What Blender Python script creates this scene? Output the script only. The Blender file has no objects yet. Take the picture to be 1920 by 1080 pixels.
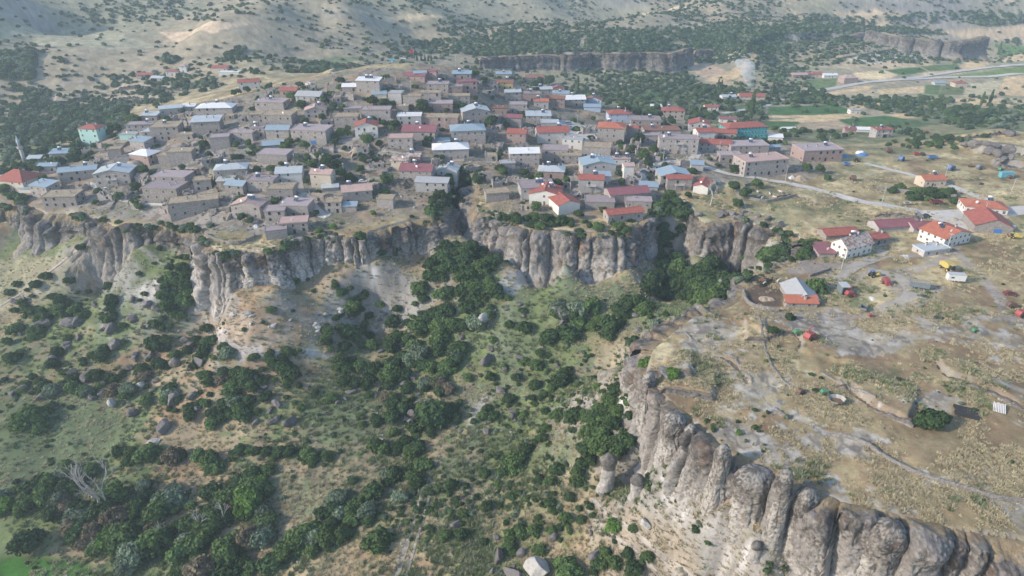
import bpy, math, random
import numpy as np
from math import radians as R, sin, cos, tan, pi
random.seed(7)
scene = bpy.context.scene
C = scene.collection
# ---------------------------------------------------------------- camera, world, sun, exposure
CAMZ, PITCH, FPX = 117.0, R(28.3), 1280.0
cam = bpy.data.objects.new('camera', bpy.data.cameras.new('camera'))
C.objects.link(cam); scene.camera = cam
cam.location = (0, 0, CAMZ); cam.rotation_euler = (R(90) - PITCH, 0, 0)
cam.data.sensor_width = 36; cam.data.lens = 24; cam.data.clip_start = 1; cam.data.clip_end = 20000
SUN_EL, SUN_AZ = R(27), R(-108)          # azimuth from +Y (view direction), negative = left
SKY_S, SUN_S, SUN_ANG, EXPO = 0.145, 3.4, R(3), 0.68
HAZE = 0.00025
w = bpy.data.worlds.new('World'); scene.world = w; w.use_nodes = True
nt = w.node_tree; bg = nt.nodes['Background']
sky = nt.nodes.new('ShaderNodeTexSky'); sky.sky_type = 'NISHITA'; sky.sun_disc = False
sky.sun_elevation = SUN_EL; sky.sun_rotation = SUN_AZ; sky.air_density = 1.0; sky.dust_density = 0.6; sky.ozone_density = 1.5
nt.links.new(sky.outputs[0], bg.inputs[0]); bg.inputs[1].default_value = SKY_S
sl = bpy.data.lights.new('sun', 'SUN'); sl.energy = SUN_S; sl.angle = SUN_ANG; sl.color = (1.0, 0.86, 0.70)
so = bpy.data.objects.new('sun', sl); C.objects.link(so)
sd_ = (sin(SUN_AZ) * cos(SUN_EL), cos(SUN_AZ) * cos(SUN_EL), sin(SUN_EL))
import mathutils
so.rotation_euler = mathutils.Vector(sd_).to_track_quat('Z', 'Y').to_euler(); so.location = (-300, -100, 400)
scene.view_settings.view_transform = 'Standard'; scene.view_settings.look = 'None'
scene.view_settings.exposure = EXPO; scene.view_settings.gamma = 1.0; scene.view_settings.use_curve_mapping = False
scene.render.engine = 'CYCLES'
scene.cycles.use_denoising = True
scene.cycles.max_bounces = 5; scene.cycles.diffuse_bounces = 2; scene.cycles.glossy_bounces = 2
scene.cycles.transmission_bounces = 2; scene.cycles.volume_bounces = 2; scene.cycles.transparent_max_bounces = 6

# ---------------------------------------------------------------- noise
_rs = np.random.RandomState(11)
_P = _rs.permutation(4096).astype(np.int64); _V = _rs.rand(4096) * 2 - 1
def vnoise(x, y, z=None, seed=0):
    x = np.asarray(x, float); y = np.asarray(y, float)
    xi = np.floor(x).astype(np.int64); yi = np.floor(y).astype(np.int64); xf = x - xi; yf = y - yi
    u = xf * xf * (3 - 2 * xf); v = yf * yf * (3 - 2 * yf)
    if z is None:
        def h(a, b): return _V[(_P[(_P[(a + seed * 57) & 4095] + b) & 4095])]
        return (h(xi, yi) * (1 - u) + h(xi + 1, yi) * u) * (1 - v) + (h(xi, yi + 1) * (1 - u) + h(xi + 1, yi + 1) * u) * v
    z = np.asarray(z, float); zi = np.floor(z).astype(np.int64); zf = z - zi; t = zf * zf * (3 - 2 * zf)
    def h(a, b, c): return _V[_P[(_P[(_P[(a + seed * 57) & 4095] + b) & 4095] + c) & 4095]]
    def pl(c): return (h(xi, yi, c) * (1 - u) + h(xi + 1, yi, c) * u) * (1 - v) + (h(xi, yi + 1, c) * (1 - u) + h(xi + 1, yi + 1, c) * u) * v
    return pl(zi) * (1 - t) + pl(zi + 1) * t
def fbm(x, y, L, o=4, seed=0, z=None, g=.5):
    s = 0; a = 1; n = 0
    for i in range(o):
        s = s + a * (vnoise(x / L, y / L, None if z is None else z / L, seed + i * 3)); n += a; a *= g; L = L / 2.03
    return s / n
def sstep(a, b, x):
    t = np.clip((x - a) / (b - a), 0, 1); return t * t * (3 - 2 * t)

# ---------------------------------------------------------------- camera geometry
sP, cP = sin(PITCH), cos(PITCH)
def ray(px, py):
    a = (np.asarray(px, float) - 960) / FPX; b = (540 - np.asarray(py, float)) / FPX
    return a, cP + b * sP, -sP + b * cP
def unz(px, py, z):
    a, dy, dz = ray(px, py); t = (z - CAMZ) / dz; return a * t, dy * t
def proj(x, y, z):
    dz = z - CAMZ; f = y * cP - dz * sP; u = y * sP + dz * cP
    return 960 + FPX * x / f, 540 - FPX * u / f, f

# ---------------------------------------------------------------- terrain surfaces
# (px, py, z): spot heights of the high ground and the far country
UP = [(1920,1035,-1),(1450,900,0),(1700,800,1),(1900,750,2),(1300,700,0),(1250,630,-1),(1600,600,1),(1900,560,2),(1450,490,-1),
(1600,450,0),(1850,400,1),(1390,560,-1),(1700,340,-2),(1450,340,-2),(1900,300,-1),(1880,245,-1),(1800,265,-3),(1200,400,-3),(1000,420,-4),(1150,350,-1),
(900,400,-4),(700,420,-5),(560,440,-6),(400,460,-8),(330,420,-9),(200,410,-12),(50,390,-15),(-200,400,-18),
(50,345,-13),(180,350,-9),(300,330,-5),(450,350,0),(600,350,0),(800,330,1),(600,280,6),(450,250,8),(250,260,0),(300,215,3),
(400,205,9),(550,200,16),(700,190,20),(850,250,8),(1000,280,2),(700,160,26),(780,122,30),(680,128,29),(860,128,25),(930,150,16),(600,145,24),(540,165,18),
(950,190,10),(1050,215,2),(1200,230,-5),(1300,240,-9),(1400,255,-12),(1560,280,-8),(1680,275,-12),
# lower basin left of / behind the village
(-200,330,-30),(0,310,-28),(60,255,-30),(0,200,-28),(180,225,-26),(200,175,-22),(400,160,-6),(480,120,0),(330,140,-10),(560,110,-8),(700,104,-12),(800,96,-18),
(100,120,-4),(250,112,-4),(60,90,4),(200,88,2),(330,90,0),(60,50,14),(250,50,10),(400,60,16),(500,28,26),(200,5,30),(0,0,42),(-300,0,50),(-300,150,0),
(600,45,14),(750,60,0),(640,20,26),(800,20,16),(860,90,-14),(900,50,-8),
# right valley
(1000,150,-33),(1100,165,-34),(1250,150,-35),(1050,190,-28),(1250,190,-33),(1400,200,-35),(1500,215,-35),(1500,240,-32),(1650,230,-34),(1700,250,-30),(1850,225,-33),
(1650,160,-38),(1800,160,-38),(1950,150,-38),(1500,150,-37),(1850,180,-37),(1600,115,-31),(1450,120,-33),(1750,120,-32),(1920,120,-36),(1350,110,-28),(1400,100,-22),
(1000,90,-22),(1100,60,-22),(1250,80,-20),(1400,60,-16),(1550,62,-22),(1700,55,-22),(1850,55,-26),(1950,50,-22),(2300,100,-20),(2300,300,0),(2400,700,2),
(1000,30,-6),(1200,20,-6),(1350,10,0),(1500,14,-6),(1700,14,-8),(1900,8,-2)]
UPW = [(-2200,3200,150),(-1000,3600,140),(0,3800,110),(1200,3600,90),(2600,2600,80),(-3000,1500,120),(3000,1200,20),(-1400,300,0),(600,150,0),(0,30,-1),(200,0,-1),(0,6500,260),(-3500,5500,260),(3500,5500,240)]
LO = [(50,1060,-66),(-200,1000,-66),(300,1000,-61),(500,900,-55),(800,1000,-47),(1100,1000,-38),(1250,1060,-32),(1350,1070,-28),(1200,900,-30),(1000,800,-38),(700,800,-48),
(300,800,-53),(0,800,-57),(1150,700,-30),(900,650,-36),(1050,560,-32),(1250,560,-28),(1400,520,-24),(700,600,-39),(400,625,-42),(370,590,-40),(440,545,-34),(600,530,-31),(700,515,-31),
(200,650,-46),(0,600,-46),(200,520,-37),(0,470,-32),(-200,470,-34),(150,478,-31),(300,490,-32),(800,500,-30),(850,460,-28),(862,400,-18),(868,345,-6),(935,475,-25),(1040,525,-28),(1140,522,-27),
(1240,480,-24),(1250,420,-14),(1258,380,-4),(1300,475,-24),(1345,495,-22),(1420,490,-19),(1480,460,-10),(1300,620,-27),(1190,845,-30),(1700,1150,-27),(1500,1120,-27)]
LOW = [(300,80,-25),(100,20,-30),(-400,20,-66),(-500,300,-50)]
def rp(x, y):
    r = np.hypot(x, y) + 1e-6; return 2.2 * np.log(r), np.arctan2(x, y) * 2.0
class RBF:
    def __init__(s, pts, wp):
        X = []; Z = []
        for px, py, z in pts:
            x, y = unz(px, py, z); X.append(rp(x, y)); Z.append(z)
        for x, y, z in wp: X.append(rp(x, y)); Z.append(z)
        s.X = np.array(X); Z = np.array(Z, float); n = len(Z)
        D = s.k(np.hypot(s.X[:, None, 0] - s.X[None, :, 0], s.X[:, None, 1] - s.X[None, :, 1]))
        A = np.zeros((n + 1, n + 1)); A[:n, :n] = D - np.eye(n) * 0.01; A[:n, n] = 1; A[n, :n] = 1
        s.w = np.linalg.solve(A, np.append(Z, 0))
    @staticmethod
    def k(d): return -np.sqrt(d * d + 0.0006)
    def __call__(s, x, y):
        x = np.asarray(x, float); y = np.asarray(y, float); a, b = rp(x, y); o = np.full(a.shape, s.w[-1])
        for i in range(len(s.X)): o += s.w[i] * s.k(np.hypot(a - s.X[i, 0], b - s.X[i, 1]))
        return o
Uf = RBF(UP, UPW)
def unsurf(px, py, f, z=0.0):
    for _ in range(12):
        x, y = unz(px, py, z); z = 0.5 * z + 0.5 * float(f(np.array([x]), np.array([y]))[0])
    return x, y
# foot of the cliffs: (px, py of the foot, py of the rim above it)
for px_, yb_, yt_ in [(0,440,392),(42,447,390),(105,466,405),(175,476,415),(250,484,430),(320,488,428),(358,492,434),(380,590,465),(440,562,480),(470,550,479),(519,545,474),(548,540,459),(590,524,447),(652,528,451),(690,520,457),(711,510,440),(740,488,428),(800,476,414),(832,456,412),(877,450,406),(905,460,402),(938,474,408),(975,512,436),(1040,522,436),(1090,524,440),(1140,520,440),(1175,512,443),(1200,488,426),(1225,468,405),(1290,468,405),(1314,488,430),(1350,492,422),(1385,484,417),(1440,478,435),(1478,468,440),(1430,528,508),(1385,552,532),(1345,598,577),(1290,612,588),(1245,652,620),(1207,705,655),(1192,836,700),(1240,872,760),(1300,935,812),(1345,985,852),(1400,1020,878),(1450,1060,900),(1550,1130,950)]:
    Y_ = unsurf(px_, yt_, Uf)[1] - (3.5 if 1198 < px_ < 1500 and (yt_ < 450 or 500 < yt_ < 660) else 8.0); a_, dy_, dz_ = ray(px_, yb_); z_ = CAMZ + dz_ / dy_ * Y_; z_ = min(float(z_), float(Uf(*np.array(unsurf(px_, yt_, Uf))[:, None])[0]) - 3); LO = [q for q in LO if math.hypot(q[0] - px_, q[1] - yb_) > 28] + [(px_, yb_, float(z_))]
Lf = RBF(LO, LOW)
def resample(P, step, closed=False):
    P = np.array(P, float)
    if closed: P = np.vstack([P, P[:1]])
    s = np.r_[0, np.cumsum(np.hypot(*np.diff(P, axis=0).T))]; n = max(2, int(s[-1] / step) + 1); t = np.linspace(0, s[-1], n)
    return np.c_[np.interp(t, s, P[:, 0]), np.interp(t, s, P[:, 1])]
def chaikin(P, k=2):
    P = np.array(P, float)
    for _ in range(k):
        q = P[:-1] * .75 + P[1:] * .25; r = P[:-1] * .25 + P[1:] * .75
        m = np.empty((2 * len(q), 2)); m[0::2] = q; m[1::2] = r; P = np.vstack([P[:1], m, P[-1:]])
    return P
def pip(x, y, P):
    ins = np.zeros(x.shape, bool); n = len(P)
    for i in range(n):
        x1, y1 = P[i]; x2, y2 = P[(i + 1) % n]
        if y1 == y2: continue
        c = ((y1 > y) != (y2 > y)) & (x < (x2 - x1) * (y - y1) / (y2 - y1) + x1); ins ^= c
    return ins
def pdist(x, y, P, closed=False):
    d = np.full(x.shape, 1e9); n = len(P)
    for i in range(n if closed else n - 1):
        x1, y1 = P[i]; x2, y2 = P[(i + 1) % n]; dx, dy = x2 - x1, y2 - y1
        t = np.clip(((x - x1) * dx + (y - y1) * dy) / (dx * dx + dy * dy + 1e-9), 0, 1)
        d = np.minimum(d, np.hypot(x - x1 - t * dx, y - y1 - t * dy))
    return d
EDGE_PX = [(-300,402),(-100,396),(0,392),(42,390),(75,405),(125,405),(175,415),(212,435),(270,429),(305,427),(350,429),(370,441),(374,463),(409,482),(457,479),(486,482),(517,474),
(540,461),(565,450),(607,445),(652,451),(690,457),(703,440),(740,428),(790,415),(832,412),(843,385),(848,350),(866,325),(886,348),(882,385),(879,406),(905,402),(945,410),(972,436),(1035,436),
(1080,440),(1135,440),(1175,443),(1207,424),(1227,405),(1232,385),(1247,370),(1270,374),(1285,390),(1290,405),(1314,430),(1350,422),(1385,417),(1440,435),(1478,440),(1498,462),(1478,488),
(1430,508),(1385,532),(1372,560),(1345,577),(1290,588),(1245,620),(1207,652),(1190,700),(1222,745),(1285,800),(1340,850),(1400,878),(1460,905),(1550,950),(1620,975),(1700,990),(1790,1015),(1920,1037),(2100,1068)]
EDGE = np.array([unsurf(a, b, Uf) for a, b in EDGE_PX])
VALLEY = np.vstack([EDGE, [(190, 75), (240, 50), (240, -60), (-600, -60), (-600, 330)]])
LEDGES = [([(1562,722),(1585,728),(1600,742),(1612,750),(1640,772),(1690,795),(1712,802)], 2.4, 1.0), ([(1745,665),(1760,700),(1800,718),(1840,735),(1880,752),(1930,775)], 2.0, 1.0), ([(1440,640),(1475,628),(1500,640),(1490,660)], 1.5, .9), ([(1395,640),(1440,645)], 1.2, .9), ([(1350,672),(1380,690),(1400,720)], 1.2, 1.), ([(1230,735),(1290,742),(1340,752)], 1.8, .8), ([(1190,700),(1240,706),(1300,712)], 2.0, .8),
    ([(1640,408),(1680,405),(1720,412)], 2.2, .9), ([(1450,375),(1490,370),(1530,385)], 2, .8), ([(1840,290),(1880,285),(1935,300)], 5, .6), ([(1860,315),(1900,318),(1940,325)], 5, .6), ([(1760,270),(1800,262),(1850,258),(1900,250)], 3, .6), ([(1850,240),(1900,225),(1945,215)], 3, .7),
    ([(700,300),(740,305),(760,312)], 4, .7), ([(660,300),(700,296)], 4, .7), ([(385,330),(400,345),(410,360)], 5, .7), ([(330,325),(360,330),(400,322)], 4, .75), ([(540,305),(580,315),(600,330)], 3, .75), ([(220,310),(250,322)], 4, .7), ([(760,345),(790,350)], 3, .8), ([(690,355),(730,350),(760,355)], 3, .8), ([(560,205),(600,215)], 3, .7), ([(760,205),(790,215)], 3, .7), ([(930,300),(960,306),(985,300)], 3, .8), ([(620,150),(700,140),(760,138)], 3, .6), ([(1000,370),(960,368),(985,380)], 2, .8),
    ([(190,200),(240,190),(300,192)], 5, .42), ([(210,175),(270,170),(340,172)], 4, .42), ([(30,230),(80,222),(130,226)], 4, .42), ([(100,200),(160,190)], 4, .42), ([(1000,20),(1100,24),(1200,22)], 10, .55), ([(1230,50),(1320,44),(1420,40),(1510,36)], 14, .55), ([(1570,115),(1620,105),(1680,96)], 3, 1.2), ([(1680,100),(1720,92),(1750,98)], 4, 1.2)]
LEDGE_W = [(chaikin(np.array([unsurf(a, b, Uf) for a, b in px_]), 2), h_, t_, px_) for px_, h_, t_ in LEDGES]
MESAS = []   # (front edge px with z of base), extra height
def mesa(front, zt, back, h):
    f = np.array([unz(a, b, zt) for a, b in front]); P = np.vstack([f, back]); MESAS.append((f, P, h, zt)); return f
M1 = mesa([(900,112),(940,108),(985,106),(1030,103),(1075,104),(1110,99),(1150,102),(1190,101),(1225,99),(1255,103),(1275,98),(1292,92)], -14, [(330,1100),(60,1150),(-60,980)], 17)
M2 = mesa([(1625,58),(1650,66),(1690,72),(1730,74),(1765,80),(1800,78),(1830,76),(1846,70)], -13, [(700,1120),(540,1180)], 15)
M3 = mesa([(1294,99),(1330,96),(1370,88),(1410,90),(1450,80),(1500,78),(1550,70),(1590,70),(1622,62)], -21, [(620,1130),(330,1060)], 9)
def height(x, y, full=True):
    r = np.hypot(x, y); u = Uf(x, y); l = Lf(x, y)
    far = sstep(450, 900, r)
    u = u + far * (fbm(x, y, 260, 4, 5) * 14 * sstep(-900, 1200, -x + 600) + (0.5 - np.abs(fbm(x, y, 170, 3, 9))) * 5) * sstep(600, 1100, r + np.where(x < 0, 200, 0))
    u = u + sstep(1100, 2200, r) * fbm(x, y, 700, 3, 21) * 38 + sstep(900, 1300, r) * sstep(900, 200, np.abs(x - 100) * (r < 1000)) * (.6 - np.abs(fbm(x, y * 1.6, 430, 3, 23)) * 2.8) * 40
    u = u + fbm(x, y, 30, 4, 1) * (0.7 + 1.2 * sstep(330, 420, y) * sstep(200, 50, x)) + fbm(x, y, 4, 2, 2) * 0.18
    rockr = np.clip(fbm(x, y, 22, 3, 14) * 3, 0, 1); u = u + rockr * .5 * (1 - far)
    l = np.minimum(l, u - .5) + fbm(x, y, 40, 4, 3) * 3.0 + fbm(x, y, 5, 3, 4) * 0.5
    for f, P, h, zt in MESAS:
        m = (x > P[:, 0].min() - 60) & (x < P[:, 0].max() + 60) & (y > P[:, 1].min() - 60) & (y < P[:, 1].max() + 60)
        if m.any():
            xx, yy = x[m], y[m]; ins = pip(xx, yy, P); df = pdist(xx, yy, f); db = pdist(xx, yy, np.vstack([f[-1:], P[len(f):], f[:1]]))
            u[m] += np.where(ins, h * sstep(1.5, 6, df) * sstep(0, 90, db), 0)
    for P, h, t_, _ in LEDGE_W:
        if h >= 6: continue
        m = (x > P[:, 0].min() - 24) & (x < P[:, 0].max() + 24) & (y > P[:, 1].min() - 24) & (y < P[:, 1].max() + 24)
        if not m.any(): continue
        xx, yy = x[m], y[m]; d = np.full(xx.shape, 1e9); sd = np.zeros(xx.shape); L_ = 0
        seg_ = np.hypot(*np.diff(P, axis=0).T); cum = np.r_[0, np.cumsum(seg_)]
        for i in range(len(P) - 1):
            x1, y1 = P[i]; dx, dy = P[i + 1] - P[i]; t = np.clip(((xx - x1) * dx + (yy - y1) * dy) / (dx * dx + dy * dy + 1e-9), 0, 1); q = np.hypot(xx - x1 - t * dx, yy - y1 - t * dy); k = q < d; d = np.where(k, q, d); s_ = (dx * (yy - y1) - dy * (xx - x1)); sd = np.where(k, np.sign(s_), sd); L_ = np.where(k, (cum[i] + t * seg_[i]) / cum[-1], L_)
        u[m] += h * .8 * (sd > 0) * sstep(.8, 1.8, d) * (1 - sstep(3, 22, d)) * sstep(0, .12, L_) * sstep(1, .88, L_)
    m = (r < 700)
    res = u.copy(); xx, yy = x[m], y[m]
    ins = pip(xx, yy, VALLEY); d = pdist(xx, yy, EDGE); sdv = np.where(ins, -d, d)
    wv = 1 - sstep(1.2, 3.6, sdv); res[m] = u[m] * (1 - wv) + l[m] * wv
    return res
# polar grid, dense inside the view, coarse beyond
th = np.r_[np.linspace(-75, -41, 60)[:-1], np.linspace(-41, 41, 940), np.linspace(41, 75, 60)[1:]] * pi / 180
NR = 760
rr = np.r_[np.linspace(20, 92, 12)[:-1], np.exp(np.linspace(math.log(92), math.log(1700), NR - 70)), np.exp(np.linspace(math.log(1720), math.log(6500), 60))]
NR = len(rr); NT = len(th)
GX = rr[:, None] * np.sin(th)[None, :]; GY = rr[:, None] * np.cos(th)[None, :]
GZ = height(GX.ravel(), GY.ravel()).reshape(GX.shape)
_fi = np.arange(NR, dtype=float); _fj = np.arange(NT, dtype=float)
def hz(x, y):
    x = np.asarray(x, float); y = np.asarray(y, float)
    i = np.interp(np.hypot(x, y), rr, _fi); j = np.interp(np.arctan2(x, y), th, _fj)
    i0 = np.clip(i.astype(int), 0, NR - 2); j0 = np.clip(j.astype(int), 0, NT - 2); a = i - i0; b = j - j0
    return (GZ[i0, j0] * (1 - b) + GZ[i0, j0 + 1] * b) * (1 - a) + (GZ[i0 + 1, j0] * (1 - b) + GZ[i0 + 1, j0 + 1] * b) * a
def cast(px, py):
    """first point of the ground under each picture position"""
    px = np.atleast_1d(np.asarray(px, float)); py = np.atleast_1d(np.asarray(py, float)); a, dy, dz = ray(px, py)
    hor = np.hypot(a, dy); X = np.full(px.shape, np.nan); prev = np.full(px.shape, 60.0); done = np.zeros(px.shape, bool)
    for s in np.exp(np.linspace(math.log(62), math.log(5500), 900)):
        t = s / hor; hit = (~done) & (CAMZ + dz * t < hz(a * t, dy * t))
        if hit.any():
            lo = prev[hit].copy(); hi = np.full(lo.shape, s)
            for _ in range(8):
                mi = (lo + hi) / 2; tm = mi / hor[hit]; below = CAMZ + dz[hit] * tm < hz(a[hit] * tm, dy[hit] * tm)
                hi = np.where(below, mi, hi); lo = np.where(below, lo, mi)
            X[hit] = hi; done |= hit
        prev[~done] = s
        if done.all(): break
    X = np.where(np.isnan(X), 5000, X); t = X / hor; x = a * t; y = dy * t
    return x, y, hz(x, y)
def at(px, py):
    x, y, z = cast(px, py); return float(x[0]), float(y[0]), float(z[0])

# ---------------------------------------------------------------- mesh / object helpers
def tag(o, label=None, cat=None, group=None, kind=None):
    if label: o['label'] = label
    if cat: o['category'] = cat
    if group: o['group'] = group
    if kind: o['kind'] = kind
    return o
def np_mesh(name, V, F, mats=(), smooth=True, col=None, mi=None):
    V = np.asarray(V, np.float32); me = bpy.data.meshes.new(name)
    F = np.asarray(F, np.int32); k = F.shape[1]
    me.vertices.add(len(V)); me.vertices.foreach_set('co', V.ravel())
    me.loops.add(F.size); me.loops.foreach_set('vertex_index', F.ravel())
    me.polygons.add(len(F)); me.polygons.foreach_set('loop_start', np.arange(0, F.size, k, dtype=np.int32))
    try: me.polygons.foreach_set('loop_total', np.full(len(F), k, np.int32))
    except Exception: pass
    for m in mats: me.materials.append(m)
    if mi is not None: me.polygons.foreach_set('material_index', np.asarray(mi, np.int32))
    me.update(calc_edges=True); me.validate()
    me.polygons.foreach_set('use_smooth', np.full(len(me.polygons), smooth, bool))
    if col is not None:
        ca = me.color_attributes.new('Col', 'FLOAT_COLOR', 'POINT')
        c = np.ones((len(V), 4), np.float32); c[:, :3] = col; ca.data.foreach_set('color', c.ravel())
    return me
def link(name, me, parent=None, loc=None, rz=0, sc=None):
    o = bpy.data.objects.new(name, me); C.objects.link(o)
    if parent: o.parent = parent
    if loc is not None: o.location = loc
    if rz: o.rotation_euler = (0, 0, rz)
    if sc is not None: o.scale = sc if hasattr(sc, '__len__') else (sc, sc, sc)
    return o
def empty(name, loc, rz=0):
    o = bpy.data.objects.new(name, None); o.empty_display_size = .5; C.objects.link(o); o.location = loc; o.rotation_euler = (0, 0, rz); return o
class MB:
    """collects quads/tris as one mesh"""
    def __init__(s): s.v = []; s.f = []; s.m = []
    def poly(s, pts, mi=0):
        n = len(s.v); s.v += [tuple(p) for p in pts]; s.f.append(tuple(range(n, n + len(pts)))); s.m.append(mi)
    def box(s, x0, x1, y0, y1, z0, z1, mi=0, M=None):
        n = len(s.v); P = [(x, y, z) for z in (z0, z1) for y in (y0, y1) for x in (x0, x1)]
        if M: P = [M(p) for p in P]
        s.v += P
        for f in ((0, 2, 3, 1), (4, 5, 7, 6), (0, 1, 5, 4), (2, 6, 7, 3), (0, 4, 6, 2), (1, 3, 7, 5)): s.f.append(tuple(n + i for i in f)); s.m.append(mi)
    def tube(s, pts, rad, k=6, mi=0, cap=True):
        pts = [mathutils.Vector(p) for p in pts]; n0 = len(s.v)
        if not hasattr(rad, '__len__'): rad = [rad] * len(pts)
        for i, p in enumerate(pts):
            d = (pts[min(i + 1, len(pts) - 1)] - pts[max(i - 1, 0)]).normalized()
            u = d.cross(mathutils.Vector((0, 0, 1) if abs(d.z) < .95 else (1, 0, 0))).normalized(); w_ = d.cross(u)
            for j in range(k):
                a = 2 * pi * j / k; s.v.append(tuple(p + (u * cos(a) + w_ * sin(a)) * rad[i]))
        for i in range(len(pts) - 1):
            for j in range(k):
                a = n0 + i * k + j; b = n0 + i * k + (j + 1) % k; s.f.append((a, b, b + k, a + k)); s.m.append(mi)
        if cap: s.f.append(tuple(n0 + j for j in range(k))[::-1]); s.m.append(mi); s.f.append(tuple(n0 + (len(pts) - 1) * k + j for j in range(k))); s.m.append(mi)
    def cyl(s, x, y, z0, z1, r, k=8, mi=0): s.tube([(x, y, z0), (x, y, z1)], r, k, mi)
    def mesh(s, name, mats, smooth=False):
        me = bpy.data.meshes.new(name); me.from_pydata(s.v, [], s.f)
        for m in (mats if isinstance(mats, (list, tuple)) else [mats]): me.materials.append(m)
        me.polygons.foreach_set('material_index', s.m)
        me.polygons.foreach_set('use_smooth', [smooth] * len(s.f)); me.update(); return me
    def build(s, name, mats, parent=None, smooth=False, **k): return link(name, s.mesh(name, mats, smooth), parent, **k)

# ---------------------------------------------------------------- materials
def mat(name, base, rough=.85, metal=0, var=.25, vs=1.0, bump=.3, bs=3.0, spots=None, vcol=False, stripes=None, spec=.3, trans=0, streak=None, objrand=0, det=5):
    m = bpy.data.materials.new(name); m.use_nodes = True; nt = m.node_tree; N = nt.nodes; Lk = nt.links.new
    b = N['Principled BSDF']; b.inputs['Roughness'].default_value = rough; b.inputs['Metallic'].default_value = metal
    b.inputs['Specular IOR Level'].default_value = spec
    tc = N.new('ShaderNodeTexCoord'); co = tc.outputs['Object']
    if vcol:
        g = N.new('ShaderNodeVertexColor'); g.layer_name = 'Col'; colr = g.outputs[0]
    else:
        g = N.new('ShaderNodeRGB'); g.outputs[0].default_value = (*base, 1); colr = g.outputs[0]
    def mul(c1, fac, lo, hi):
        mr = N.new('ShaderNodeMapRange'); Lk(fac, mr.inputs[0]); mr.inputs[1].default_value = .25; mr.inputs[2].default_value = .75; mr.inputs[3].default_value = lo; mr.inputs[4].default_value = hi
        mx = N.new('ShaderNodeVectorMath'); mx.operation = 'SCALE'; Lk(c1, mx.inputs[0]); Lk(mr.outputs[0], mx.inputs['Scale']); return mx.outputs[0]
    def mixc(c1, c2, fac, a, bb):
        mr = N.new('ShaderNodeMapRange'); Lk(fac, mr.inputs[0]); mr.inputs[1].default_value = a; mr.inputs[2].default_value = bb
        mx = N.new('ShaderNodeMix'); mx.data_type = 'RGBA'; Lk(mr.outputs[0], mx.inputs[0]); Lk(c1, mx.inputs[6]); mx.inputs[7].default_value = (*c2, 1); return mx.outputs[2]
    nz = N.new('ShaderNodeTexNoise'); Lk(co, nz.inputs['Vector']); nz.inputs['Scale'].default_value = vs; nz.inputs['Detail'].default_value = det; nz.inputs['Roughness'].default_value = .65
    if spots:
        for (c2, sc, a, bb) in spots:
            n2 = N.new('ShaderNodeTexNoise'); Lk(co, n2.inputs['Vector']); n2.inputs['Scale'].default_value = sc; n2.inputs['Detail'].default_value = 6; n2.inputs['Roughness'].default_value = .7
            colr = mixc(colr, c2, n2.outputs[0], a, bb)
    if streak:
        mp = N.new('ShaderNodeMapping'); Lk(co, mp.inputs[0]); mp.inputs['Scale'].default_value = (1, 1, .12)
        n3 = N.new('ShaderNodeTexNoise'); Lk(mp.outputs[0], n3.inputs['Vector']); n3.inputs['Scale'].default_value = streak[1]; n3.inputs['Detail'].default_value = 6; n3.inputs['Roughness'].default_value = .7
        colr = mixc(colr, streak[0], n3.outputs[0], streak[2], streak[3])
    if stripes:
        wv = N.new('ShaderNodeTexWave'); Lk(co, wv.inputs['Vector']); wv.inputs['Scale'].default_value = stripes[0]; wv.bands_direction = stripes[1]; wv.inputs['Distortion'].default_value = stripes[2]
        colr = mul(colr, wv.outputs['Fac'], 1 - stripes[3], 1 + stripes[3] * .5)
    colr = mul(colr, nz.outputs[0], 1 - var, 1 + var)
    if objrand:
        oi = N.new('ShaderNodeObjectInfo'); mr = N.new('ShaderNodeMapRange'); Lk(oi.outputs['Random'], mr.inputs[0]); mr.inputs[3].default_value = 1 - objrand; mr.inputs[4].default_value = 1 + objrand
        mx = N.new('ShaderNodeVectorMath'); mx.operation = 'SCALE'; Lk(colr, mx.inputs[0]); Lk(mr.outputs[0], mx.inputs['Scale']); colr = mx.outputs[0]
    Lk(colr, b.inputs['Base Color'])
    if bump:
        n4 = N.new('ShaderNodeTexNoise'); Lk(co, n4.inputs['Vector']); n4.inputs['Scale'].default_value = bs; n4.inputs['Detail'].default_value = 6; n4.inputs['Roughness'].default_value = .7
        bp = N.new('ShaderNodeBump'); bp.inputs['Strength'].default_value = bump; bp.inputs['Distance'].default_value = .4 / bs * 2; Lk(n4.outputs[0], bp.inputs['Height']); Lk(bp.outputs[0], b.inputs['Normal'])
    if trans:
        tr = N.new('ShaderNodeBsdfTranslucent'); Lk(colr, tr.inputs[0]); ms = N.new('ShaderNodeMixShader'); ms.inputs[0].default_value = trans
        Lk(b.outputs[0], ms.inputs[1]); Lk(tr.outputs[0], ms.inputs[2]); Lk(ms.outputs[0], N['Material Output'].inputs[0])
    return m
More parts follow.
